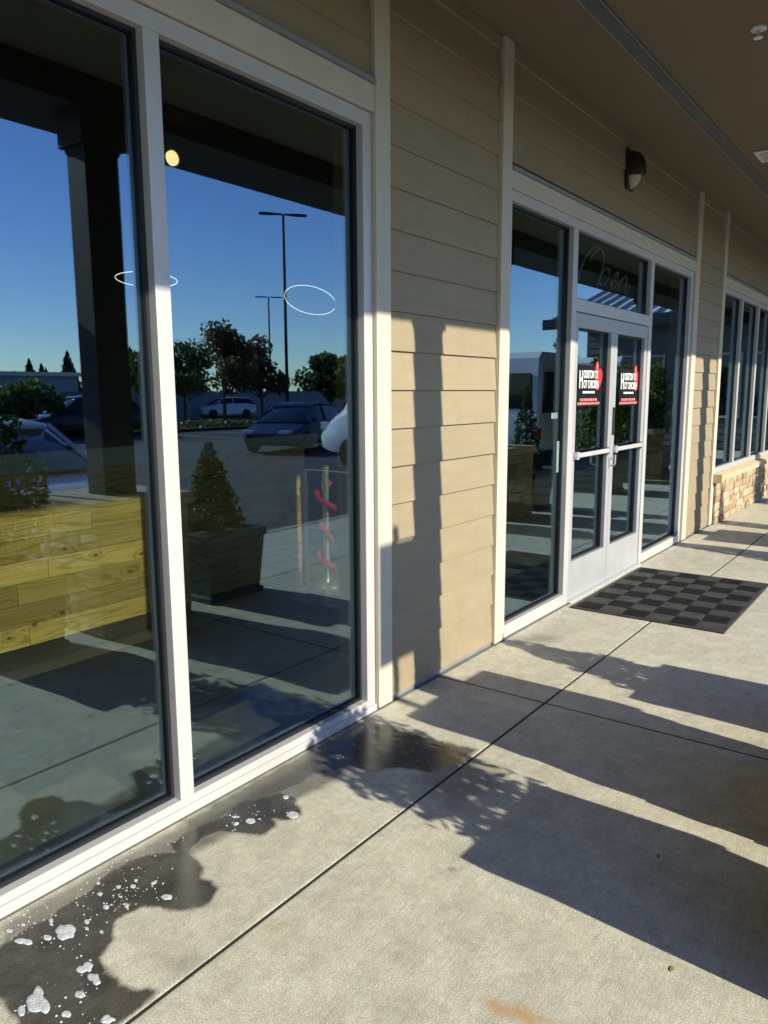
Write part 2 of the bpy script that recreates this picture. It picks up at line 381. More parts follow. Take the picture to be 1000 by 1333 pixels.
def slab(x0, x1, d0, d1, res=None):
    """one concrete slab with a tooled edge; res = fine grid where water lies on it"""
    g = .007; x0 += g; x1 -= g; ya, yb = -d1+g, -d0-g
    e = .006
    if res is None: xs = np.array([x0, x0+e, x1-e, x1]); ys = np.array([ya, ya+e, yb-e, yb])
    else:
        xs = np.concatenate([[x0], np.linspace(x0+e, x1-e, int((x1-x0)/res)), [x1]]); ys = np.concatenate([[ya], np.linspace(ya+e, yb-e, int((yb-ya)/res)), [yb]])
    nx, ny = len(xs), len(ys)
    X, Y = np.meshgrid(xs, ys, indexing='ij'); Z = np.zeros_like(X)
    Z[0, :] = Z[-1, :] = -.0007; Z[:, 0] = Z[:, -1] = -.0007
    V = np.stack([X.ravel(), Y.ravel(), Z.ravel()], 1)
    I = np.arange(nx*ny).reshape(nx, ny)
    Q = np.stack([I[:-1, :-1], I[1:, :-1], I[1:, 1:], I[:-1, 1:]], -1).reshape(-1, 4)
    ring = np.concatenate([I[:, 0], I[-1, 1:], I[-2::-1, -1], I[0, -2:0:-1]])
    base = V[ring].copy(); base[:, 2] = -.04
    n0 = len(V); V = np.concatenate([V, base]); k = len(ring); r2 = np.arange(n0, n0+k)
    S = np.stack([ring, r2, np.roll(r2, -1), np.roll(ring, -1)], 1)
    me = bpy.data.meshes.new('slab'); me.from_pydata(V.tolist(), [], np.concatenate([Q, S]).tolist()); me.update()
    o = bpy.data.objects.new('slab', me); COL.objects.link(o); me.materials.append(MT['concrete']); o.parent = pave
    if res is not None:
        Pn = V[:, :2]
        jit = np.array([[noise.noise((a*24, b*24, 0)), noise.noise((a*24, b*24, 7))] for a, b in Pn])*.012 + np.array([[noise.noise((a*90, b*90, 3)), noise.noise((a*90, b*90, 9))] for a, b in Pn])*.004
        Pj = Pn+jit
        wv = np.maximum.reduce([poly_field(Pj, WET1, .008), poly_field(Pj, WET2, .010), poly_field(Pj, WET3, .012)*.97, poly_field(Pj, DAMP, .02)*.72, poly_field(Pj, BAND, .02)*.9])
        for nm, val in (('wet', wv), ('rust', np.maximum(poly_field(Pj, RUST, .02), poly_field(Pj, RUST2, .03)*.5)), ('stain', np.maximum.reduce([poly_field(Pj, s, .05) for s in STN]))):
            at = me.attributes.new(nm, 'FLOAT', 'POINT'); at.data.foreach_set('value', val.astype(np.float32))
    return o
J = 0.630; XJ = 3.389
slab(XJ-3, XJ, 0, J, .007); slab(XJ, XJ+3, 0, J, .012); slab(XJ-3, XJ, J, 2.27, .016)
for k in (-3, -2, 0, 1, 2, 3, 4, 5):
    a, b = XJ+3*k, XJ+3*k+3
    if k: slab(a, min(b, 22), 0, J)
    slab(a, min(b, 22), J, 2.27)
for k in range(-3, 6): slab(XJ+3*k, min(XJ+3*k+3, 22), 2.27, PAVE_D-.15)
slab(XJ-6, XJ-3, 0, J) if False else None
kerb = struct(box(-9, 24, -PAVE_D-.001, -PAVE_D+.146, -.30, .001).build('kerb', 'kerb', bevel=.015))
# stall lines
for i, x in enumerate((-5.6, -2.8, 0.0, 12.7, 15.9, 19.0)):
    box(x-.05, x+.05, -9.3, -4.15, -.152, -.146).build('stall_line', 'paint', lot)
for i in range(-2, 12):
    box(i*2.8+12-.05, i*2.8+12+.05, -24.5, -19.5, -.152, -.146).build('stall_line', 'paint', lot)

# ================================================================== BUILDING
B = thing('storefront_building', 'tan lap-sided storefront building with cream trim, big windows and a covered walkway', 'building', (0, 0, 0))
PITCHB, Z0B = .1841, .081
def siding(x0, x1, z0, z1, seams=()):
    ks = range(-1, 20)
    for k in ks:
        a, b = Z0B+PITCHB*k, Z0B+PITCHB*(k+1)
        lo, hi = max(a, z0), min(b, z1)
        if hi-lo < .015: continue
        cuts = [x0]+[s for s in seams if x0 < s < x1 and (k % 2 == 0)]+[x1]
        for i in range(len(cuts)-1):
            u, v = cuts[i]+random.uniform(.0, .004)+(.001 if i else 0), cuts[i+1]-random.uniform(.0, .004)
            jy = random.uniform(-.0015, .0015)
            t0 = .004+jy; top = .004+jy+.016*(hi-lo)/PITCHB
            m = MB(); m.prism([(t0, lo+.0015), (t0+.014, lo+.0015), (top+.012, hi+.012 if hi < z1-.02 else hi), (top, hi+.012 if hi < z1-.02 else hi)], 'x', u, v)
            m.build('siding_board', 'siding', B)
# backing walls (solid core behind cladding)
core = MB()
for (x0, x1, z0, z1) in ((-9, -.66, 0, 3.4695), (2.81, 4.135, 0, 3.4695), (8.03, 9.33, 0, 3.4695), (-.66, 2.81, 2.76, 3.4695), (4.135, 8.03, 2.72, 3.4695), (9.33, 21.9, 0, .60), (9.33, 21.9, 2.70, 3.4695)):
    core.quadbox(x0, x1, .032, .22, z0+.001, z1)
core.build('wall_core', 'siding', B)
siding(2.942, 4.008, .026, 3.468)
siding(-.60, 2.828, 2.885, 3.468, (1.1,))
siding(4.124, 8.05, 2.83, 3.468, (6.7,))
siding(8.21, 9.165, .026, 3.468)
siding(9.30, 21.9, 2.83, 3.468, (12.9, 16.5, 19.2))
siding(-9, -.74, .026, 3.468, (-3.4,))
def trim(x0, x1, z0, z1, y0=-.012, y1=.04): return box(x0, x1, y0, y1, z0, z1).build('trim_board', 'trim', B, bevel=.003)
trim(2.83, 2.94, .012, 3.466); trim(4.01, 4.122, .012, 3.466); trim(8.06, 8.205, .012, 3.466); trim(9.17, 9.295, .012, 3.466); trim(-.735, -.605, .012, 3.466)
trim(-.603, 1.30, 2.752, 2.862, -.008); trim(1.303, 2.828, 2.752, 2.862, -.008)
trim(4.124, 6.93, 2.702, 2.80, -.008); trim(6.933, 8.058, 2.702, 2.80, -.008)
trim(9.297, 14.2, 2.702, 2.80, -.008); trim(14.203, 21.9, 2.702, 2.80, -.008)
for x0, x1, z in ((-.603, 2.828, 2.864), (4.124, 8.058, 2.802), (9.297, 21.9, 2.802)):
    box(x0, x1, -.020, .03, z, z+.018).build('flashing', 'flash', B)
for x0, x1 in ((2.942, 4.008), (8.208, 9.168)):
    box(x0, x1, .012, .03, .002, .024).build('base_flashing', 'flash', B)

# --- glazing
GY = .062                                   # glass plane
def frame_rect(m, x0, x1, z0, z1, wL, wR, wB, wT, y0, y1):
    m.quadbox(x0, x1, y0, y1, z0, z0+wB); m.quadbox(x0, x1, y0, y1, z1-wT, z1)
    m.quadbox(x0, x0+wL, y0, y1, z0+wB, z1-wT); m.quadbox(x1-wR, x1, y0, y1, z0+wB, z1-wT)
def pane(x0, x1, z0, z1, parent, gk=True):
    box(x0+.004, x1-.004, GY, GY+.006, z0+.004, z1-.004).build('glass_pane', 'glass', parent)
    if gk:
        g = MB(); frame_rect(g, x0, x1, z0, z1, .013, .013, .013, .013, GY-.016, GY-.001); g.build('gasket', 'gasket', parent)
        s = MB(); frame_rect(s, x0, x1, z0, z1, .026, .026, .026, .026, GY+.008, GY+.024); s.build('spacer', 'gasket', parent)
def window(x0, x1, z0, z1, mull, face=.055, mw=.062, y0=.010, depth=.12, name='window'):
    m = MB(); frame_rect(m, x0, x1, z0, z1, face, face, face, face, y0, y0+depth)
    wob = m.build(name, 'alu', B, bevel=.0025)
    # stepped sill lip
    box(x0+.001, x1-.001, y0-.012, y0-.0005, z0, z0+face*.55).build('sill_lip', 'alu', wob, bevel=.002)
    ed = [x0+face]
    for c in mull:
        box(c-mw/2, c+mw/2, y0-.001, y0+depth-.002, z0+face+.0005, z1-face-.0005).build('mullion', 'alu', wob, bevel=.0025)
        ed += [c-mw/2, c+mw/2]
    ed.append(x1-face)
    for i in range(0, len(ed), 2): pane(ed[i], ed[i+1], z0+face, z1-face, wob)
    return wob
window(-.60, 2.826, .002, 2.748, (.575, 1.672), face=.062)
wf = window(9.30, 21.88, .605, 2.698, [9.30+.99*i for i in range(1, 13)], face=.055, mw=.075)
# door unit
du = MB(); z1 = 2.700; y0, y1 = .010, .13
du.quadbox(4.126, 8.054, y0, y1, z1-.058, z1)
for a, b in ((4.126, 4.176), (5.085, 5.165), (6.755, 6.835), (7.985, 8.054)): du.quadbox(a, b, y0, y1, .002, z1-.0585)
du.quadbox(5.1655, 6.7545, y0+.001, y1-.001, 2.098, 2.185)
du.quadbox(4.1765, 5.0845, y0+.001, y1-.001, .002, .085); du.quadbox(6.8355, 7.9845, y0+.001, y1-.001, .002, .085)
entr = du.build('door_frame', 'alu', B, bevel=.0025)
pane(4.176, 5.085, .085, z1-.058, entr); pane(6.835, 7.985, .085, z1-.058, entr); pane(5.165, 6.755, 2.185, z1-.058, entr)
box(5.165, 6.755, -.02, .12, .001, .014).build('threshold', 'alu', entr, bevel=.003)
def text_mesh(body, width, height, mat, name, parent, x, z, y, shear=0):
    cu = bpy.data.curves.new(name, 'FONT'); cu.body = body; cu.align_x = 'LEFT'; cu.offset = .03; cu.extrude = .001
    to = bpy.data.objects.new(name, cu); COL.objects.link(to)
    dg = bpy.context.evaluated_depsgraph_get(); dg.update()
    me = bpy.data.meshes.new_from_object(to.evaluated_get(dg)); bpy.data.objects.remove(to)
    co = np.array([v.co[:] for v in me.vertices]); mn, mx = co.min(0), co.max(0)
    q = np.stack([(co[:, 0]-mn[0])/(mx[0]-mn[0])*width+x, y-co[:, 2]*1.0, (co[:, 1]-mn[1])/(mx[1]-mn[1])*height+z], 1)
    me.vertices.foreach_set('co', q.ravel()); me.update()
    o = bpy.data.objects.new(name, me); COL.objects.link(o); me.materials.clear(); me.materials.append(MT[mat]); o.parent = parent; return o
def decal(parent, x0, x1, zt, zb):
    """door decal: black sheet, white block letters, red chicken-comb thumb, small print lines"""
    W, H = x1-x0, zt-zb
    X = lambda u: x0+u*W
    Z = lambda v: zt-v*H
    y = GY-.0012
    box(X(-.02), X(.90), y-.0004, y+.0004, Z(1.03), Z(.10)).build('decal_sheet', 'blk', parent)
    th = [(.66,.62),(.66,.20),(.655,.10),(.68,.02),(.73,-.01),(.775,.03),(.785,.12),(.785,.20),(.84,.155),(.90,.17),(.945,.24),(.955,.34),(.93,.45),(.86,.56),(.80,.66),(.74,.66)]
    MB().prism([(X(a), Z(b)) for a, b in th], 'y', y-.0016, y-.0006).build('decal_red_thumb', 'dred', parent)
    hl = [(.70,.18),(.705,.08),(.73,.035),(.755,.08),(.755,.18)]
    MB().prism([(X(a), Z(b)) for a, b in hl], 'y', y-.0021, y-.0017).build('decal_thumb_highlight', 'dpink', parent)
    text_mesh('H', .13*W, .40*H, 'dwhite', 'lettering', parent, X(.03), Z(.62), y-.0024)
    text_mesh('OUSTON TX', .58*W, .185*H, 'dwhite', 'lettering', parent, X(.19), Z(.395), y-.0024)
    text_mesh('OT CHICKEN', .60*W, .185*H, 'dwhite', 'lettering', parent, X(.19), Z(.62), y-.0024)
    m = MB()
    rnd = random.Random(3)
    u = .18
    while u < .66:
        wv = rnd.uniform(.03, .07); m.quadbox(X(u), X(u+wv), y-.0016, y-.0006, Z(.735), Z(.685)); u += wv+.014
    m.build('decal_small_print', 'dwhite', parent)
    for (ua, ub, v) in ((.08, .80, .88), (.0, .86, .965)):
        m = MB(); u = ua
        while u < ub-.03:
            wv = rnd.uniform(.04, .11); m.quadbox(X(u), X(min(ub, u+wv)), y-.0016, y-.0006, Z(v+.03), Z(v-.03)); u += wv+.02
        m.build('decal_red_print', 'dpink', parent)
def leaf_door(x0, x1, hinge):
    z0, z1 = .016, 2.092; st, tr, br = .066, .10, .285
    m = MB(); y0, y1 = .018, .062
    frame_rect(m, x0, x1, z0, z1, st, st, br, tr, y0, y1+.045)
    d = m.build('door', 'alud', entr if False else B, bevel=.003)
    pane(x0+st, x1-st, z0+br, z1-tr, d, True)
    zb = 1.085
    box(x0+st-.02, x1-st+.02, -.006, .0172, zb-.017, zb+.017).build('push_bar', 'alu', d, bevel=.006)
    for q in (x0+st-.018, x1-st-.027): box(q, q+.045, -.012, .0174, zb-.028, zb+.028).build('bar_bracket', 'alud', d, bevel=.004)
    return d
dl = leaf_door(5.168, 5.957, 'L'); dr = leaf_door(5.963, 6.752, 'R')
pa, pb = onwall(751, 500, GY), onwall(784, 500, GY)
decal(dl, onwall(752.5, 500, GY).x, onwall(785, 500, GY).x, onwall(768, 470, GY).z, onwall(768, 527, GY).z)
decal(dr, onwall(807, 500, GY).x, onwall(833.5, 500, GY).x, onwall(820, 475, GY).z, onwall(820, 526, GY).z)
box(5.972, 6.006, .0105, .0175, 1.20, 1.42).build('lock_plate', 'bronze', dr, bevel=.002)
MB().lathe([(.016, -.012), (.016, 0)], (5.985, .0175, 1.02), 14, 'y').build('lock_cylinder', 'chrome', dr)
h = MB(); h.tube([(5.925, .02, .96), (5.925, -.03, .965), (5.925, -.036, .98), (5.925, -.036, 1.05)], .007, 8); h.build('pull_handle', 'chrome', dl, smooth=True)
# small stickers on the side light
for k in range(3): box(4.91+k*.035, 4.94+k*.035, GY-.0015, GY-.0004, 1.36, 1.40).build('round_sticker', 'green', entr)
box(5.015, 5.055, GY-.0015, GY-.0004, .98, 1.20).build('sticker', 'green', entr)

# --- canopy
EDGE = 2.76
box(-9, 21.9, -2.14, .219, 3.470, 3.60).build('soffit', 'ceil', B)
box(-9, 21.9, -EDGE, -2.1405, 3.28, 3.70).build('canopy_beam', 'colm', B, bevel=.004)
box(-9.2, 22.1, -EDGE-.06, -EDGE-.0005, 3.45, 4.20).build('fascia', 'colm', B)
box(-9.2, 33, -EDGE+.0005, 11, 4.05, 4.25).build('roof', 'seam', B)
ve = MB(); 
for k in range(7): ve.quadbox(-9, 21.8, -.565+k*.0125, -.561+k*.0125, 3.458, 3.4695)
ve.quadbox(-9, 21.8, -.572, -.5655, 3.452, 3.4695); ve.quadbox(-9, 21.8, -.484, -.4775, 3.452, 3.4695)
ve.build('linear_vent', 'vent', B)
# stone cladding --------------------------------------------------
def stone_block(m_, rnd, x0, x1, z0, z1, y_out, proud):
    j = lambda a: rnd.uniform(-a, a)
    m = MB(); n = 0
    f = [(x0+j(.004), -proud, z0+j(.003)), (x1+j(.004), -proud-j(.004), z0+j(.003)), (x1+j(.004), -proud, z1+j(.003)), (x0+j(.004), -proud-j(.004), z1+j(.003))]
    c = ((x0+x1)/2+j(.02), -proud-rnd.uniform(.002, .012), (z0+z1)/2+j(.01))
    e = [(x0, 0, z0), (x1, 0, z0), (x1, 0, z1), (x0, 0, z1)]
    m.v = f+[c]+e
    m.f = [(0, 1, 4), (1, 2, 4), (2, 3, 4), (3, 0, 4)]+[(5+i, 5+(i+1) % 4, (i+1) % 4, i) for i in range(4)]
    return m
def stone_face(parent, origin, ux, uy, width, z0, z1, rnd, rows):
    """stones over a rectangular face; ux = along, uy = outward normal; each stone a child"""
    off = Vector(); q = parent
    while q is not None: off += q.location; q = q.parent
    z = z0
    hs = [rnd.uniform(.8, 1.25) for _ in range(rows)]; s = sum(hs); hs = [a/s*(z1-z0) for a in hs]
    for hgt in hs:
        x = 0
        while x < width-.001:
            w_ = rnd.uniform(.10, .30); 
            if width-x-w_ < .09: w_ = width-x
            parts = [(z, z+hgt)]
            if hgt > .085 and rnd.random() < .25: mz = z+hgt*rnd.uniform(.4, .6); parts = [(z, mz), (mz, z+hgt)]
            for a, b in parts:
                m = stone_block(None, rnd, x+.003, x+w_-.003, a+.003, b-.003, 0, rnd.uniform(.014, .030))
                m.v = [tuple(Vector(origin)+ux*p[0]-uy*p[1]+Vector((0, 0, p[2]))) for p in m.v]
                m.build('stone', 'stone', parent)
            x += w_
        z += hgt
rs = random.Random(11)
wain = box(9.31, 21.9, -.02, .031, .003, .50).build('stone_wainscot', 'mortar', B)
stone_face(wain, (9.30, -.0195, 0), Vector((1, 0, 0)), Vector((0, -1, 0)), 4.6, .004, .498, rs, 6)
far = MB()
rz = .004
for r_ in range(6):
    x = 13.95
    while x < 21.8:
        w_ = rs.uniform(.14, .32); p = rs.uniform(.03, .05)
        far.quadbox(x, x+w_-.006, -p, -.02, .006+r_*.0823, .006+r_*.0823+.077); x += w_
fo = far.build('far_stones', 'stone', wain); fo['kind'] = 'stuff'
cp = MB(); cp.prism([(-.075, .505), (-.075, .565), (.03, .602), (.03, .505)], 'x', 9.297, 21.9); cp.build('stone_sill', 'capst', B, bevel=.006)
box(9.235, 9.296, -.11, -.013, .50, .60).build('sill_return', 'capst', B, bevel=.004)
# columns on stone piers --------------------------------------------
def column(cx, fine=True):
    dc = 2.27
    sh = box(cx-.12, cx+.12, -dc-.10, -dc+.10, .882, 3.2795).build('column', 'colm', B, bevel=.006)
    cpz = MB(); cpz.quadbox(cx-.155, cx+.155, -dc-.135, -dc+.129, 3.07, 3.2790); cpz.quadbox(cx-.128, cx+.128, -dc-.108, -dc+.108, 3.04, 3.0695)
    cpz.build('column_cap', 'colm', sh, bevel=.005)
    hw = .33
    pier = box(cx-hw, cx+hw, -dc-hw, -dc+hw, .002, .795).build('stone_pier', 'mortar', B)
    box(cx-.38, cx+.38, -dc-.38, -dc+.38, .796, .881).build('pier_cap', 'capst', pier, bevel=.012)
    if fine:
        r2 = random.Random(int(cx*100))
        fs = [((cx-hw, -dc+hw+.0005, 0), Vector((1, 0, 0)), Vector((0, 1, 0))), ((cx-hw-.0005, -dc-hw, 0), Vector((0, 1, 0)), Vector((-1, 0, 0))),
              ((cx+hw+.0005, -dc-hw, 0), Vector((0, 1, 0)), Vector((1, 0, 0))), ((cx-hw, -dc-hw-.0005, 0), Vector((1, 0, 0)), Vector((0, -1, 0)))]
        for o_, ux, uy in fs: stone_face(pier, o_, ux, uy, 2*hw, .004, .793, r2, 8)
COLX = [3.03+5.45*k for k in (-1, 0, 1, 2)]
for k, c in enumerate(COLX): column(c)
# interior room ------------------------------------------------------
fl = struct(box(-8.9, 21.8, .221, 9.0, -.2, .0).build('indoor_floor', 'infloor'))
th = struct(box(-8.9, 21.8, -.0005, .2205, -.2, -.0015).build('indoor_threshold_floor', 'infloor'))
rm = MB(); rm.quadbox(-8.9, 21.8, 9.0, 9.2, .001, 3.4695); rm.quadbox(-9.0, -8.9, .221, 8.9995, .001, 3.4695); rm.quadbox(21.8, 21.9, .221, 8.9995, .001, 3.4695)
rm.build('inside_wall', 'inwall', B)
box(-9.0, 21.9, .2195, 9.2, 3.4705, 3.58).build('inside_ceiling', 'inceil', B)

# ================================================================== INTERIOR THINGS
CY = 2.0
ctr = thing('service_counter', 'long pine plank counter with a pale stone ledge behind the big window', 'counter', (1.5, CY+.3, 0))
CX0, CX1 = -1.6, 4.525
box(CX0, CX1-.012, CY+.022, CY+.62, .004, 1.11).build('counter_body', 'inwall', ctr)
box(CX0, CX1-.012, CY+.004, CY+.0215, .003, .112).build('kick_tile', 'kerbt', ctr)
rc = random.Random(5); z = .115
while z < 1.10:
    hgt = min(.124, 1.108-z); x = CX0-rc.uniform(0, .7)
    while x < CX1:
        ln = rc.uniform(.75, 1.5); a, b = max(x, CX0), min(x+ln, CX1)
        if b-a > .02: box(a+.001, b-.001, CY-rc.uniform(0, .002), CY+.0215, z+.0012, z+hgt-.0012).build('plank', 'pine', ctr, bevel=.0015)
        x += ln
    z += hgt
box(CX0-.02, CX1+.10, CY-.06, CY+.66, 1.112, 1.225).build('ledge', 'ledge', ctr, bevel=.004)
tag(box(1.38, 4.05, .61, 1.80, .0005, .012).build('indoor_floor_mat', 'mat_in', base=None, bevel=.003), 'charcoal fabric floor mat lying indoors behind the big window', 'floor mat')
def stanchion(px, py, label):
    p = onground(px, py); r = thing('rope_stanchion', label, 'stanchion', (p.x, p.y, 0), 'rope posts behind the window')
    b = Vector((p.x, p.y, 0))
    MB().lathe([(.0, .001), (.155, .001), (.155, .012), (.12, .03), (.03, .042), (0, .042)], b, 28).build('base', 'chrome', r, smooth=True)
    MB().lathe([(.0, .04), (.027, .04), (.027, .94), (.034, .945), (.034, .965), (.027, .97), (0, .985)], b, 16).build('post', 'chrome', r, smooth=True)
    MB().lathe([(0, .78), (.034, .78), (.034, .83), (0, .83)], b, 16).build('rope_collar', 'chrome', r, smooth=True)
    return r, b
s1, b1 = stanchion(399, 769, 'bare polished steel rope stanchion behind the big window')
s2, b2 = stanchion(426, 760, 'polished steel stanchion with red rope wound around it behind the window')
pts = []
for i in range(90):
    a = i/89; th_ = a*2*math.pi*3.1; R = .055+.02*math.sin(a*9); pts.append((b2.x+math.cos(th_)*R, b2.y+math.sin(th_)*R, .83-a*.77))
rp = MB(); rp.tube(pts, .025, 8)
tag(rp.build('velvet_rope', 'rope', smooth=True, base=(b2.x, b2.y, 0)), 'red velvet rope wound in a spiral down a steel stanchion', 'rope')
pts = [(b1.x+.03+.04*i, b1.y-.05-.05*math.sin(i*1.3), .03+.05*abs(math.sin(i*1.1))) for i in range(7)]
def ring_lamp(px, py, y, r, alpha, rollr, label, cord_top=3.46):
    c = onwall(px, py, y); t = thing('ring_pendant_lamp', label, 'pendant lamp', (c.x, c.y, c.z), 'lit ring lamps hung indoors')
    v = Vector((c.x-CAM.x, c.y-CAM.y, 0)).normalized(); side = Vector((v.y, -v.x, 0)); up = Vector((0, 0, 1))
    e1 = side*math.cos(rollr)-up*math.sin(rollr); n_ = (up*math.cos(rollr)+side*math.sin(rollr))
    e2 = v*math.cos(alpha)-n_*math.sin(alpha)
    pts = [c+(e1*math.cos(2*math.pi*i/64)+e2*math.sin(2*math.pi*i/64))*r for i in range(65)]
    m = MB(); m.tube(pts, .0017, 6); m.build('light_ring', 'ring', t)
    m = MB()
    for k in (0, 21, 43): m.tube([pts[k], (c.x, c.y, cord_top)], .0008, 4)
    m.build('hanging_wire', 'gasket', t)
    return t
ring_lamp(404, 391, 1.3, .17, math.radians(24), math.radians(12), 'tilted thin lit ring lamp hanging indoors beside the wide window jamb')
ring_lamp(191, 364, 1.3, .155, math.radians(6), math.radians(2), 'nearly level thin lit ring lamp hanging indoors behind the window mullion')
c = onwall(224, 206, 2.6)
t = thing('drum_lamp', 'small round warm yellow lamp glowing indoors high behind the window', 'lamp', tuple(c))
MB().lathe([(0, -.012), (.052, -.012), (.052, .006), (0, .006)], c, 24, 'y').build('lamp_lens', 'bulb', t)
MB().lathe([(0, .007), (.062, .007), (.066, -.010), (.062, .05), (0, .06)], c, 24, 'y').build('lamp_housing', 'bronze', t)
MB().tube([c+Vector((0, .03, .05)), (c.x, c.y+.03, 3.465)], .006, 6).build('lamp_stem', 'bronze', t)
# neon word in the transom
def nx(p): 
    q = onwall(740+p[0]/6.25, 300+p[1]/6.25, .105); return q
def smooth_path(p, n=6):
    out = []
    for i in range(len(p)-1):
        a, b, c_, d = p[max(i-1, 0)], p[i], p[i+1], p[min(i+2, len(p)-1)]
        for k in range(n):
            t_ = k/n; out.append(.5*((2*b)+(-a+c_)*t_+(2*a-5*b+4*c_-d)*t_*t_+(-a+3*b-3*c_+d)*t_**3))
    out.append(p[-1]); return out
nm = MB()
for st in ([(178,245),(205,195),(245,155),(275,160),(290,205),(284,275),(264,360),(240,440),(216,510),(195,562)],
           [(275,158),(245,135),(200,147),(155,198),(115,275),(92,350),(84,405)],
           [(252,425),(266,370),(298,317),(325,310),(335,340),(325,395),(297,437),(270,445),(256,428)],
           [(345,452),(372,412),(402,368),(410,350),(395,343),(370,370),(352,420),(350,463),(365,476),(387,450),(408,402)],
           [(400,492),(425,425),(440,385)], [(410,452),(445,396),(465,380),(480,397),(470,440),(460,490),(470,515),(486,492),(496,442)]):
    nm.tube(smooth_path([nx(p) for p in st]), .0072, 6)
c = nx((290, 350))
tag(nm.build('neon_sign', 'neon', smooth=True, base=(c.x, c.y, c.z)), 'unlit glass tube script sign reading Open in the transom above the doors', 'neon sign')

# ================================================================== FIXTURES ON THE WALL AND SOFFIT
c = onwall(820, 222, 0); LX, LZ = c.x, c.z
t = thing('wall_lamp', 'dark bronze dome wall lamp with frosted lens on the siding above the doors', 'wall lamp', (LX, -.01, LZ))
def dome(z0, z1, rad, lo, hi):
    rings = []
    for k in range(lo, hi+1):
        a = k/12; zz = z0+(z1-z0)*a; s = math.sqrt(max(.02, 1-(2*a-1)**2))
        rings.append([(LX+rad*.62*s*math.cos(th), -.012-rad*s*abs(math.sin(th)) if 0 <= th <= math.pi else -.012, zz) for th in [math.pi*i/14 for i in range(15)]])
    return MB().loft(rings)
dome(LZ-.14, LZ+.14, .115, 4, 12).build('lamp_shade', 'bronze', t, smooth=True)
dome(LZ-.133, LZ+.133, .085, 0, 4).build('lamp_lens', 'lens', t, smooth=True)
box(LX-.075, LX+.075, -.0119, .006, LZ-.145, LZ+.145).build('back_plate', 'bronze', t, bevel=.01)
c = onground(988, 37, 3.468)
t = thing('sprinkler_head', 'small white fire sprinkler head hanging from the brown soffit', 'sprinkler', (c.x, c.y, 3.469))
b = (c.x, c.y, 3.469)
MB().lathe([(0, 0), (.042, 0), (.040, -.008), (.02, -.016), (0, -.016)], b, 20).build('escutcheon', 'white', t, smooth=True)
MB().lathe([(0, -.016), (.010, -.016), (.010, -.045), (0, -.045)], b, 10).build('stem', 'white', t)
MB().lathe([(0, -.045), (.024, -.046), (.024, -.050), (0, -.052)], b, 14).build('deflector', 'white', t)
c = onground(1016, 199, 3.468)
t = thing('soffit_light', 'square pale ceiling light set flush in the brown soffit', 'ceiling light', (c.x, c.y, 3.469))
box(c.x-.17, c.x+.17, c.y-.17, c.y+.17, 3.455, 3.4695).build('trim_frame', 'white', t, bevel=.004)
box(c.x-.13, c.x+.13, c.y-.13, c.y+.13, 3.450, 3.4545).build('diffuser', 'lens', t)

# ================================================================== ON THE PAVEMENT
mx0, mx1, md0, md1 = 5.07, 6.62, .055, 1.095
t = thing('door_mat', 'black and grey checkered rubber doormat lying before the glass doors', 'doormat', ((mx0+mx1)/2, -(md0+md1)/2, .002))
m = MB(); m.prism([(mx0, -md1), (mx1, -md1), (mx1, -md0), (mx0, -md0)], 'z', .002, .008); m.build('mat_base', 'rub2', t)
NX, NY = 9, 6; bx_ = .028
cw, ch = (mx1-mx0-2*bx_)/NX, (md1-md0-2*bx_)/NY
for i in range(NX):
    for j in range(NY):
        a, d = mx0+bx_+i*cw, -md1+bx_+j*ch
        m = MB()
        if (i+j) % 2:
            m.quadbox(a+.003, a+cw-.003, d+.003, d+ch-.003, .0081, .0105)
            for k in range(9): 
                u = a+.006+k*(cw-.012)/9; m.quadbox(u, u+.008, d+.006, d+ch-.006, .0106, .0145)
        else:
            m.quadbox(a+.003, a+cw-.003, d+.003, d+ch-.003, .0081, .0122)
            for k in range(14):
                u = d+.006+k*(ch-.012)/14; m.quadbox(a+.006, a+cw-.006, u, u+.006, .0123, .0142)
        m.build('tread_square', 'rub1' if (i+j) % 2 else 'rub2', t)
for (a, b, c_, d) in ((mx0, mx1, -md1, -md1+bx_-.004), (mx0, mx1, -md0-bx_+.004, -md0), (mx0, mx0+bx_-.004, -md1+bx_-.003, -md0-bx_+.003), (mx1-bx_+.004, mx1, -md1+bx_-.003, -md0-bx_+.003)):
    box(a, b, c_, d, .0082, .0118).build('mat_border', 'rub2', t, bevel=.002)
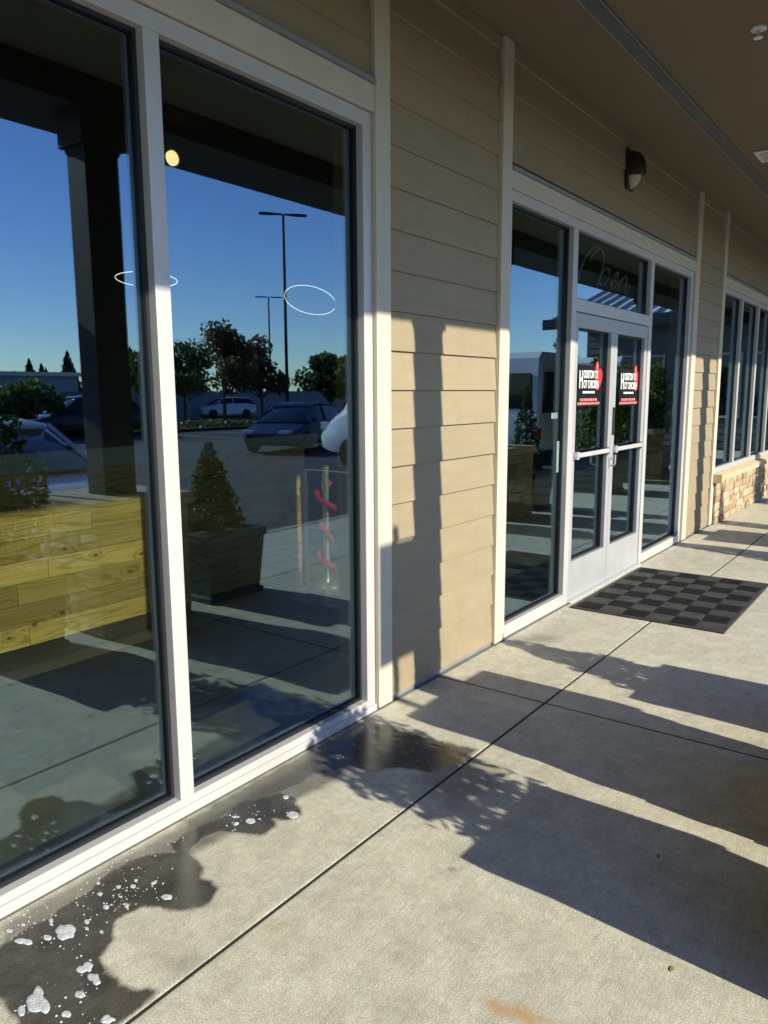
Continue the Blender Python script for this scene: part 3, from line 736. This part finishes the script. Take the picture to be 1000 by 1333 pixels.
# soap foam
def foam(px, py, w_px, h_px, lobes, rnd):
    """one flat puddle of froth: a polar height field with a wobbly outline made of merged lobes"""
    c = onground(px, py); ax = (onground(px+w_px/2, py)-c); ay = (onground(px, py-h_px/2)-c)
    lob = [(0, 0, 1)] if lobes == 1 else [(q*math.cos(a), q*math.sin(a), rnd.uniform(.38, .62)) for a, q in ((rnd.uniform(0, 6.28), rnd.uniform(.12, .62)) for _ in range(lobes))]
    ph = rnd.uniform(0, 6); N = 26 if w_px < 12 else 48
    def rad(th):                                   # farthest reach of any lobe along this direction
        best = .12
        for u, v, r in lob:
            d = u*math.cos(th)+v*math.sin(th); e = abs(-u*math.sin(th)+v*math.cos(th))
            if e < r: best = max(best, d+math.sqrt(r*r-e*e))
        return best*(1+.05*math.sin(5*th+ph)+.04*math.sin(9*th+2*ph))
    R_ = [rad(2*math.pi*i/N) for i in range(N)]; R_ = [(R_[i-1]+2*R_[i]+R_[(i+1) % N])/4 for i in range(N)]
    hgt = .001+.003*min(1, w_px/30); rings = []
    for (q, zz) in ((1, .0), (.97, .4), (.9, .68), (.76, .88), (.55, 1.0), (.3, .92), (.06, 1.0)):
        rings.append([c+(ax*math.cos(t_)+ay*math.sin(t_))*R_[i]*q+Vector((0, 0, .0005+hgt*zz*(1+(.16*noise.noise((q*9+px, 3*math.cos(t_)*q, 3*math.sin(t_)*q)) if 0 < q < .95 else 0)))) for i, t_ in enumerate([2*math.pi*k/N for k in range(N)])])
    o = MB().loft(rings).build('soap_foam', 'foam', base=(c.x, c.y, 0))
    o.data.polygons.foreach_set('use_smooth', [True]*len(o.data.polygons)); return o
rf = random.Random(2)
FO = [(84,1214,28,26,5),(30,1226,30,14,3),(112,1262,22,18,4),(122,1276,18,16,3),(51,1303,32,36,7),(88,1318,24,16,2),(104,1295,14,9,1),(28,1316,10,14,1),(67,1198,11,9,2),(62,1221,11,7,1),(113,1200,7,6,1),(113,1209,5,4,1),(202,1150,12,8,2),(217,1168,15,7,1),(138,1181,8,6,1),(130,1164,7,4,1),(173,1154,7,5,1),(165,1179,6,6,1),(154,1155,6,4,1),(139,1328,26,14,3),(307,1072,14,9,2),(326,1069,13,7,1),(381,1061,16,9,1),(308,1064,12,5,2),(372,1038,8,5,1),(12,1212,9,5,1),(30,1204,6,4,1),(132,1213,5,4,1),(128,1150,5,3,1),(177,1146,5,3,1)]
for q in FO:
    o = foam(*q, rf); big = q[2] >= 18
    tag(o, 'white clump of bubbly soap foam on the wet concrete by the window sill' if big else 'small white dab of soap foam on the wet concrete by the window', 'soap foam', 'soap foam clumps' if big else 'soap foam dabs')
m = MB()
for k in range(330):
    r_ = rf.random()
    if r_ < .36: px, py = rf.gauss(160, 26), 0; py = 1168-(px-160)*.45+rf.gauss(0, 14)
    elif r_ < .58: px = rf.uniform(0, 240); py = 1210-px*.55+rf.uniform(-6, 22)
    elif r_ < .72: px, py = rf.uniform(300, 400), rf.uniform(1030, 1080); py = 1066-(px-310)*.35+rf.gauss(0, 9)
    else: px = rf.uniform(430, 600); py = 985-(px-430)*.10+rf.gauss(0, 11)
    c = onground(px, py)
    if c.y > -.012 or c.y < -.60: continue
    s = rf.choice((.0010, .0013, .0018, .0028)); m.lathe([(s, .0006), (s*.9, s*.5), (s*.3, s*.9)], c, 6)
for q in FO:
    for k in range(1+q[2]//5):
        a = rf.uniform(0, 6.28); d_ = rf.uniform(.55, 1.1)
        c = onground(q[0]+q[2]*d_*math.cos(a), q[1]+q[3]*d_*math.sin(a))
        if c.y > -.012 or c.y < -.60: continue
        s_ = rf.choice((.0012, .0016, .0022, .0034)); m.lathe([(s_, .0006), (s_*.9, s_*.5), (s_*.3, s_*.9)], c, 6)
o = m.build('soap_foam_specks', 'foam'); o['kind'] = 'stuff'; tag(o, 'fine white soap specks spattered over the wet concrete', 'soap specks')
# a dry leaf and litter on the walkway
for px, py, lab in ((857, 1115, 'tiny yellow green leaf fragment lying on the shaded concrete'), (875, 1262, 'tiny brown dry leaf fragment lying on the sunlit concrete')):
    c = onground(px, py); m = MB()
    m.prism([(c.x-.012, c.y), (c.x-.004, c.y+.006), (c.x+.01, c.y+.003), (c.x+.013, c.y-.002), (c.x, c.y-.007)], 'z', .001, .003)
    tag(m.build('fallen_leaf', 'dryleaf', base=(c.x, c.y, 0)), lab, 'leaf')
# ------------------------------------------------------------------ planting
def np_mesh(name, V, Q):
    me = bpy.data.meshes.new(name); n = len(V); k = Q.shape[1]
    me.vertices.add(n); me.vertices.foreach_set('co', V.astype(np.float32).ravel())
    me.loops.add(Q.size); me.loops.foreach_set('vertex_index', Q.astype(np.int32).ravel())
    me.polygons.add(len(Q)); me.polygons.foreach_set('loop_start', np.arange(0, Q.size, k, dtype=np.int32))
    me.update(calc_edges=True); me.validate(); return me
def leaves(C, size, rs_, asp=.55, up=.3):
    n = len(C); d = rs_.normal(size=(n, 3)); d[:, 2] += up; d /= np.linalg.norm(d, axis=1)[:, None]
    e = rs_.normal(size=(n, 3)); e -= (e*d).sum(1)[:, None]*d; e /= np.linalg.norm(e, axis=1)[:, None]
    s = size*rs_.uniform(.6, 1.35, size=(n, 1))
    V = np.stack([C-d*s, C+e*s*asp, C+d*s, C-e*s*asp], 1).reshape(-1, 3)
    return V, np.arange(4*n).reshape(-1, 4)
def put_leaves(C, size, mat, parent, rs_, name='crown', asp=.55):
    V, Q = leaves(C, size, rs_, asp); o = bpy.data.objects.new(name, np_mesh(name, V, Q)); COL.objects.link(o)
    o.data.materials.append(MT[mat]); o.parent = parent; return o
def cone_pts(n, z0, z1, r, rs_, lump=.16):
    t_ = 1-np.sqrt(rs_.uniform(0, 1, n)); th_ = rs_.uniform(0, 6.283, n)
    q = np.sqrt(rs_.uniform(.45, 1, n))
    R = r*(1-t_)**.85*q*(1+lump*np.sin(th_*4+t_*17)+lump*.7*np.sin(th_*7-t_*29))
    R *= np.clip(t_/.08+.75, 0, 1)
    return np.stack([R*np.cos(th_), R*np.sin(th_), z0+(z1-z0)*t_+rs_.normal(0, .012, n)], 1)
def planter(x, d, label, w_=.6, h_=.52, group='planters beside the stone piers'):
    t = thing('planter_box', label, 'planter', (x, -d, 0), group)
    a, b = w_/2*.84, w_/2*.95
    def sq(r, z): return [(x-r, -d-r, z), (x+r, -d-r, z), (x+r, -d+r, z), (x-r, -d+r, z)]
    MB().loft([sq(a+.02, .001), sq(a+.02, .04), sq(a, .045), sq(b, h_-.065), sq(b-.03, h_-.066), sq(b-.03, h_-.1)]).build('planter_body', 'planter', t, bevel=.004)
    m = MB(); r = w_/2
    for (x0, x1, y0, y1) in ((x-r, x+r, -d-r, -d-r+.06), (x-r, x+r, -d+r-.06, -d+r), (x-r, x-r+.06, -d-r+.0605, -d+r-.0605), (x+r-.06, x+r, -d-r+.0605, -d+r-.0605)): m.quadbox(x0, x1, y0, y1, h_-.064, h_)
    m.build('planter_rim', 'planter', t, bevel=.006)
    m = MB(); m.quadbox(x-b+.035, x+b-.035, -d-b+.035, -d+b-.035, h_-.09, h_-.05); m.build('soil', 'soil', t)
    return t
def topiary(x, d, z0, z1, r, label, n=2600, seed=1, group='cone topiaries in planters', mat='leaf_top', size=.022):
    rs_ = np.random.RandomState(seed); t = thing('topiary_tree', label, 'topiary', (x, -d, z0), group)
    MB().tube([(x, -d, z0), (x+.005, -d, (z0+z1)/2), (x, -d, z1-.05)], [.02, .014, .004], 6).build('trunk', 'bark', t)
    put_leaves(cone_pts(n, .03, z1-z0, r, rs_), size, mat, t, rs_); return t
def bush(x, d, z0, lobes, n, label, seed, size=.03, mat='leaf_dec', group='leafy shrubs in planters'):
    rs_ = np.random.RandomState(seed); t = thing('shrub', label, 'shrub', (x, -d, z0), group); pts = []
    st = MB()
    for (lx, ly, lz, r) in lobes:
        k = int(n*r**2/sum(l[3]**2 for l in lobes)); v = rs_.normal(size=(k, 3)); v /= np.linalg.norm(v, axis=1)[:, None]
        pts.append(v*(r*rs_.uniform(.25, 1.05, (k, 1))**.6)*np.array([1, 1, 1.15])+np.array([lx, ly, lz]))
        st.tube([(x+lx*.1, -d+ly*.1, z0), (x+lx*.6, -d+ly*.6, z0+lz*.6), (x+lx, -d+ly, z0+lz)], [.014, .009, .004], 5)
    st.build('stem', 'bark', t); put_leaves(np.concatenate(pts), size, mat, t, rs_); return t
PD = 2.27
for k, (c, lab) in enumerate(zip(COLX, ('first', 'second', 'third', 'fourth'))):
    side = {0: 'stone pier farthest from the doors', 1: 'stone pier facing the plain siding panel', 2: 'stone pier facing the stone wainscot corner', 3: 'stone pier nearest the metal roofed wing'}[k]
    planter(c-.82, PD, f'slate blue square planter, window side of the {side}')
    planter(c+.85, PD, f'slate blue square planter, wing side of the {side}')
bush(COLX[1]-.80, PD, .5, [(0,0,.25,.27),(.08,.05,.5,.22),(-.1,-.05,.45,.2),(.05,0,.78,.15)], 2600, 'rounded leafy shrub in the planter across from the wide window', 21, .026, 'leaf_top')
topiary(COLX[1]+.85, PD, .5, 1.20, .24, 'short dark cone topiary in the planter across from the wide window', 2600, 2)
topiary(COLX[2]-.82, PD, .5, 1.46, .24, 'dark cone topiary in the planter across from the entrance doors', 2600, 3)
topiary(COLX[2]+.85, PD, .5, 1.66, .23, 'tall dark cone topiary in the planter across from the stone wainscot', 2600, 4)
bush(COLX[0]+.85, PD, .5, [(0,0,.3,.26),(.05,.05,.6,.2)], 1500, 'rounded leafy shrub in a planter at the pier farthest from the doors', 24, .026, 'leaf_top')
topiary(COLX[0]-.82, PD, .5, 1.4, .24, 'dark cone topiary at the pier farthest from the doors', 1500, 5)
bush(COLX[3]-.82, PD, .5, [(0,0,.3,.28),(.1,.1,.7,.25),(-.1,-.05,1.0,.22),(0,0,1.35,.16)], 2600, 'tall loose leafy shrub in a planter near the metal roofed wing', 25, .035)
bush(COLX[3]+.85, PD, .5, [(0,0,.4,.3),(.1,0,.9,.3),(-.1,.05,1.3,.25)], 2600, 'tall loose leafy shrub in the planter closest to the metal roofed wing', 26, .035)
planter(11.55, 2.15, 'large slate blue planter standing between two stone piers', .80, .62)
bush(11.55, 2.15, .56, [(0,0,.3,.34),(.15,.1,.65,.28),(-.12,0,.75,.26),(.02,0,1.05,.2),(.1,0,1.4,.14)], 3600, 'big glossy leafy shrub in the large planter between the piers', 27, .035)
# accessible-parking sign at the kerb
sx, sy = 2.57, -3.72
t = thing('parking_sign', 'blue parking sign with a small plate on a steel post at the kerb', 'sign', (sx, sy, 0))
box(sx-.022, sx+.022, sy-.022, sy+.022, .001, 2.76).build('post', 'vent', t)
box(sx-.165, sx+.185, sy-.027, sy-.0225, 2.25, 2.70).build('sign_plate', 'signb', t)
box(sx-.165, sx+.185, sy-.027, sy-.0225, 2.09, 2.249).build('lower_plate', 'dwhite', t)
# ================================================================== THE LOT BEYOND (seen in the glass)
def mirror_at(px, py, z=-.15):
    p = onground(px, py, z); return p.x, -p.y
def wheel(t, x, y, r, wd):
    tb = MB().lathe([(r*.62, -wd/2), (r*.93, -wd/2), (r, -wd*.3), (r, wd*.3), (r*.93, wd/2), (r*.62, wd/2)], (x, y, r), 22, 'y').build('wheel', 'tyre', t, smooth=True)
    m = MB().lathe([(0, -wd*.42), (r*.62, -wd*.46), (r*.62, wd*.46), (0, wd*.42)], (x, y, r), 18, 'y'); m.build('rim', 'rim', tb, smooth=True)
def car_local(name, label, paint, L_=4.6, W_=1.8, H_=1.45, suv=False, cat='car', group=None):
    t = thing(name, label, cat, (0, 0, 0), group)
    hw = W_/2; l = L_/2
    belt = .92 if not suv else 1.05
    st = [(-l, .55, .62, .80), (-l+.08, .35, .86, belt-.02), (-l+.7, .22, .98, belt+.04), (-.9, .2, 1, belt+.02), (.4, .2, 1, belt), (1.0, .2, .99, belt-.02), (l-.55, .22, .95, belt-.17), (l-.1, .32, .82, belt-.30), (l, .42, .62, .60)]
    rings = []
    for x, zb, wf_, zt in st:
        w_ = hw*wf_; rings.append([(x, -w_*.88, zb), (x, -w_, zb+.12), (x, -w_, zt-.16), (x, -w_*.93, zt-.03), (x, -w_*.6, zt), (x, w_*.6, zt), (x, w_*.93, zt-.03), (x, w_, zt-.16), (x, w_, zb+.12), (x, w_*.88, zb)])
    MB().loft(rings).build('body', paint, t, smooth=True)
    rear = -l+.35 if suv else -l+.75
    gs = [(rear-.25 if suv else rear-.35, .84, belt, .02), (rear+.25, .76, H_-.10, 1), (-.2, .75, H_-.03, 1), (.35, .74, H_-.07, 1), (1.25, .82, belt-.03, .02)]
    rg = []
    for x, wf_, zt, _ in gs:
        zt = max(zt, belt-.05); rg.append([(x, -hw*.93, belt-.06), (x, -hw*wf_, max(zt-.06, belt-.05)), (x, -hw*wf_*.82, zt), (x, hw*wf_*.82, zt), (x, hw*wf_, max(zt-.06, belt-.05)), (x, hw*.93, belt-.06)])
    MB().loft(rg).build('windows', 'carglass', t, smooth=True)
    rf_ = [(rear+.12, .72, H_-.125), (rear+.3, .76, H_-.08), (-.2, .76, H_-.012), (.35, .75, H_-.055), (.47, .70, H_-.115)]
    MB().loft([[(x, -hw*a, z-.03), (x, -hw*a*.8, z), (x, hw*a*.8, z), (x, hw*a, z-.03)] for x, a, z in rf_]).build('roof', paint, t, smooth=True)
    for s in (-1, 1):
        box(l-.30, l-.02, s*hw*.62-.16, s*hw*.62+.16, belt-.34, belt-.24).build('headlight', 'lampg', t, bevel=.02)
        box(-l+.0, -l+.14, s*hw*.64-.15, s*hw*.64+.15, .66, .80).build('tail_light', 'tail', t, bevel=.02)
        box(.75, .92, s*(hw+.02)-.07, s*(hw+.02)+.07, belt-.02, belt+.10).build('wing_mirror', paint, t, bevel=.02)
        for x in (-L_*.29, L_*.30): wheel(t, x, s*(hw-.1), .33, .22)
        MB().tube([(1.15, s*hw*.86, belt-.02), (.42, s*hw*.74, H_-.10)], .028, 6).build('pillar', paint, t)
        MB().tube([(-.25, s*hw*.94, belt-.03), (-.25, s*hw*.75, H_-.06)], .03, 6).build('pillar', paint, t)
    return t
def van_local(name, label, group):
    t = thing(name, label, 'van', (0, 0, 0), group); L_, hw, H_ = 5.6, 1.0, 2.45; l = L_/2
    st = [(-l, .45, .95, H_-.10), (-l+.06, .4, 1, H_), (1.1, .35, 1, H_), (1.55, .35, 1, H_-.25), (2.05, .35, .99, 1.35), (2.45, .38, .95, 1.12), (l-.03, .45, .82, .92), (l, .5, .7, .7)]
    MB().loft([[(x, -hw*a*.94, zb), (x, -hw*a, zb+.15), (x, -hw*a*(1 if zt < 1.4 else .99), min(zt-.2, 1.25)), (x, -hw*a*.93, zt-.12), (x, -hw*a*.8, zt), (x, hw*a*.8, zt), (x, hw*a*.93, zt-.12), (x, hw*a*(1 if zt < 1.4 else .99), min(zt-.2, 1.25)), (x, hw*a, zb+.15), (x, hw*a*.94, zb)] for x, zb, a, zt in st]).build('body', 'carw', t, smooth=True)
    m = MB(); m.loft([[(1.50, -hw*.80, H_-.24), (1.50, hw*.80, H_-.24), (1.58, hw*.80, H_-.27), (1.58, -hw*.80, H_-.27)], [(2.10, -hw*.88, 1.36), (2.10, hw*.88, 1.36), (2.13, hw*.88, 1.34), (2.13, -hw*.88, 1.34)]]); m.build('windscreen', 'carglass', t)
    for s in (-1, 1):
        for x0, x1 in ((.75, 1.62), (-.55, .55), (-1.75, -.7), (-2.65, -1.9)):
            m = MB(); m.prism([(x0, 1.38), (x1, 1.38), (x1-(.3 if x1 > 1 else .03), 2.05), (x0+.03, 2.05)], 'y', s*(hw*.955), s*(hw*1.002)); m.build('side_window', 'carglass', t, bevel=.01)
        m = MB(); m.prism([(s*.06, 1.30), (s*.86, 1.30), (s*.80, 2.08), (s*.06, 2.08)], 'x', -l-.012, -l+.06); m.build('rear_window', 'carglass', t, bevel=.01)
        box(-l-.015, -l+.06, s*.93-.05, s*.93+.05, .80, 1.02).build('tail_light', 'tail', t, bevel=.01)
        box(l-.35, l-.06, s*.72-.16, s*.72+.16, .86, 1.04).build('headlight', 'lampg', t, bevel=.02)
        box(1.55, 1.68, s*1.1-.1, s*1.1+.1, 1.30, 1.58).build('wing_mirror', 'tyre', t, bevel=.02)
        for x in (-1.75, 1.75): wheel(t, x, s*.88, .36, .24)
    box(-l-.06, -l+.02, -.92, .92, .42, .58).build('rear_bumper', 'tyre', t, bevel=.02)
    return t
def place(t, x, y, rot): t.location = (x, y, -.15); t.rotation_euler = (0, 0, rot)
c1 = car_local('parked_car', 'white sedan parked nose-in at the kerb across from the window', 'carw', group=None); place(c1, 4.15, -6.55, math.radians(90))
x, y = mirror_at(388, 590); c2 = car_local('parked_car', 'dark blue sedan standing side-on in the parking aisle', 'carb'); place(c2, x+1.2, y-1.0, math.radians(160))
x, y = mirror_at(82, 571); c3 = car_local('parked_car', 'black sport utility car parked before the pale metal fence', 'cark', 4.7, 1.9, 1.68, True); place(c3, x+1.0, y, math.radians(188))
x, y = mirror_at(296, 544); c4 = car_local('parked_car', 'small white car parked beneath the far trees', 'carw', 4.2, 1.75, 1.5, True); place(c4, x, y, math.radians(200))
v1 = van_local('parked_van', 'white high-roof van backed up to the kerb across from the doors', None); place(v1, 14.3, -6.75, math.radians(-90))
v2 = van_local('parked_van', 'second white high-roof van, parked between the first and the metal roofed wing', None); place(v2, 17.4, -6.3, math.radians(-90))
def lamp_pole(x, y, H_, label):
    t = thing('light_pole', label, 'light pole', (x, y, -.15), 'parking lot light poles')
    MB().lathe([(0, -.15), (.30, -.15), (.30, .55), (0, .55)], (x, y, 0), 18).build('concrete_base', 'kerb', t)
    MB().lathe([(0, .55), (.085, .55), (.062, H_), (0, H_)], (x, y, 0), 10).build('shaft', 'pole', t)
    for s in (-1, 1):
        m = MB(); dx, dy = s*.80, s*.60
        m.loft([[(x+dx*a+q*.6*b, y+dy*a-q*.8*b, H_-.02+zz) for q, zz in ((-1, 0), (1, 0), (.7, .07), (-.7, .07))] for a, b in ((.05, .05), (.35, .08), (.55, .20), (1.05, .20), (1.15, .10))])
        m.build('lamp_head', 'pole', t)
p = onwall(371, 279, 24); lamp_pole(p.x, -24, p.z, 'tall dark light pole with twin heads, nearer of the two in the lot')
p = onwall(351, 387, 46); lamp_pole(p.x, -46, p.z, 'tall dark light pole with twin heads, farther one in the lot')
def tree(x, y, H_, R, label, seed, mat='leaf_dec', n=3000, z0=-.15, group='trees in the parking lot', size=.12):
    rs_ = np.random.RandomState(seed); r2 = random.Random(seed); t = thing('tree', label, 'tree', (x, y, z0), group)
    tr = MB(); th_ = H_*.38
    tr.tube([(x, y, z0), (x+.04, y, z0+th_*.5), (x, y+.03, z0+th_), (x, y, z0+H_*.8)], [H_*.022, H_*.018, H_*.014, .01], 7)
    pts = []
    for k in range(14):
        a = r2.uniform(0, 6.28); q = r2.uniform(.15, .8)*R; zz = th_+(H_-th_)*r2.uniform(.12, .88); r = R*r2.uniform(.2, .48)
        if k == 0: q = 0; zz = H_-R*.25
        q *= 1-.45*max(0, (zz/H_-.65)/.35)
        cx, cy_ = q*math.cos(a), q*math.sin(a); kk = n//14
        v = rs_.normal(size=(kk, 3)); v /= np.linalg.norm(v, axis=1)[:, None]
        pts.append(v*(r*rs_.uniform(.1, 1.1, (kk, 1))**.5)*np.array([1, 1, .85])+np.array([cx, cy_, zz]))
        tr.tube([(x, y, z0+th_*.85), (x+cx*.6, y+cy_*.6, z0+zz*.85), (x+cx, y+cy_, z0+zz)], [H_*.009, H_*.006, .008], 5)
    tr.build('trunk', 'bark', t); put_leaves(np.concatenate(pts), size, mat, t, rs_); return t
def conifer(x, y, H_, R, label, seed, n=2600):
    rs_ = np.random.RandomState(seed); t = thing('conifer', label, 'tree', (x, y, -.15), 'far conifers on the skyline')
    MB().tube([(x, y, -.15), (x, y, H_*.95)], [H_*.02, .03], 6).build('trunk', 'bark', t)
    C = cone_pts(n, H_*.08, H_, R, rs_, .25); lay = np.sin(C[:, 2]/H_*55)*.12+1; C[:, :2] *= lay[:, None]
    put_leaves(C, H_*.035, 'needle', t, rs_, 'crown', .4); return t
def virt(px, py, D): p = onwall(px, py, D); return p.x, -D, p.z+.15
for i, (px, py, D, R, mt, lab) in enumerate((
    (290, 425, 27, 2.0, 'leaf_brn', 'broad parking lot tree with brownish dry leaves near the twin light poles'),
    (340, 441, 27.5, 1.5, 'leaf_brn', 'slimmer brown-leaved parking lot tree beside the broad dry one'),
    (432, 459, 23, 1.9, 'leaf_dec', 'rounded green parking lot tree behind the blue sedan'),
    (472, 462, 23, 1.7, 'leaf_dec', 'green parking lot tree next to the rounded one behind the blue sedan'),
    (26, 508, 26, 1.9, 'leaf_dec', 'low spreading green tree in front of the pale metal fence'),
    (238, 445, 34, 2.6, 'leaf_dec', 'dense dark green tree behind the brown-leaved pair'),
    (196, 452, 36, 2.2, 'leaf_dec', 'green tree at the lot edge behind the canopy column'),
    (690, 478, 14, 1.6, 'leaf_brn', 'small autumn-tinted tree behind the parked vans'),
    (735, 440, 11, 1.1, 'leaf_dec', 'slender leafy tree before the metal roofed wing'))):
    x, y, H_ = virt(px, py, D); tree(x, y, H_, R, lab, 40+i, mt, 3200, size=.13 if D > 20 else .07)
for i, (px, py, D) in enumerate(((88, 455, 150), (38, 466, 150), (54, 472, 140), (60, 478, 145), (10, 484, 140), (98, 480, 130), (76, 488, 120), (170, 450, 110), (188, 456, 100), (20, 482, 160), (366, 482, 150), (330, 472, 150), (252, 452, 130), (480, 470, 140), (410, 478, 150), (150, 470, 120), (-30, 470, 140), (-70, 462, 140), (680, 488, 90), (660, 484, 100))):
    x, y, H_ = virt(px, py, D); conifer(x, y, H_, H_*.21, 'tall dark conifer on the far skyline beyond the lot', 70+i)
# fence, low hedge and far store
t = thing('metal_fence', 'long pale corrugated metal fence along the far side of the lot', 'fence', (20, -40, -.15))
for i in range(46):
    x0 = -4+i*1.6; m = MB()
    pr_ = []
    for k in range(8): a = x0+k*.2; pr_ += [(a, -40), (a+.1, -40), (a+.1, -39.95), (a+.2-.0001, -39.95)]
    m.prism(pr_+[(x0+1.598, -40.06), (x0, -40.06)], 'z', -.15, 1.75); m.build('fence_panel', 'fence', t)
t = thing('far_store', 'long low pale blue grey store behind the metal fence', 'building', (10, -70, -.15))
box(-30, 45, -82, -70, -.15, 3.4).build('wall', 'fence', t); box(-30.4, 45.4, -82.4, -69.6, 3.405, 3.8).build('roof_edge', 'seam', t)
rs_ = np.random.RandomState(5); C = np.stack([rs_.uniform(2, 70, 9000), -rs_.uniform(26, 29.5, 9000), rs_.uniform(-.1, .22, 9000)], 1)
hd = put_leaves(C, .14, 'leaf_dec', None, rs_, 'ground_cover'); hd['kind'] = 'stuff'; tag(hd, 'low green ground cover along the planted strip of the lot', 'ground cover')
struct(box(1, 72, -30, -25.6, -.30, -.02).build('planted_strip', 'soil'))
# wing with standing-seam roof -------------------------------------------
WX, WDp = 22.0, 6.5
t = thing('neighbouring_wing', 'dark sided wing of shops with a pale standing seam metal roof', 'building', (WX, -4, -.15))
box(WX+.001, WX+14, -WDp, -.0, -.15, 3.42).build('wall', 'bwall', t)
for k in range(17): 
    z = .02+k*.2; MB().prism([(WX-.022, z), (WX-.002, z), (WX-.002, z+.195), (WX-.008, z+.195)], 'y', -WDp-.02, -.02).build('siding_board', 'bwall', t)
m = MB(); m.prism([(WX-1.0, 3.50), (WX+6, 5.6), (WX+13, 3.50), (WX+13, 3.40), (WX+6, 5.45), (WX-1.0, 3.40)], 'y', -WDp-.9, 1.0); rf_o = m.build('roof', 'seam', t)
for k in range(24):
    y = -WDp-.85+k*.42; m = MB(); m.prism([(WX-1.0, 3.502), (WX+6, 5.602), (WX+6, 5.68), (WX-1.0, 3.58)], 'y', y, y+.03); m.build('roof_seam', 'flash', rf_o)
box(WX-1.12, WX-1.001, -WDp-.95, 1.0, 3.32, 3.60).build('gutter', 'pole', t)
for k in range(3):
    y0 = -5.9+k*2.0; wo = box(WX-.045, WX-.023, y0, y0+1.6, .9, 2.5).build('window', 'dark_in', t); 
    m = MB()
    for (a, b, c_, d) in ((y0-.06, y0, .84, 2.56), (y0+1.6, y0+1.66, .84, 2.56), (y0, y0+1.6, .84, .9), (y0, y0+1.6, 2.5, 2.56)): m.quadbox(WX-.06, WX-.023, a, b, c_, d)
    m.build('window_frame', 'trim', wo)
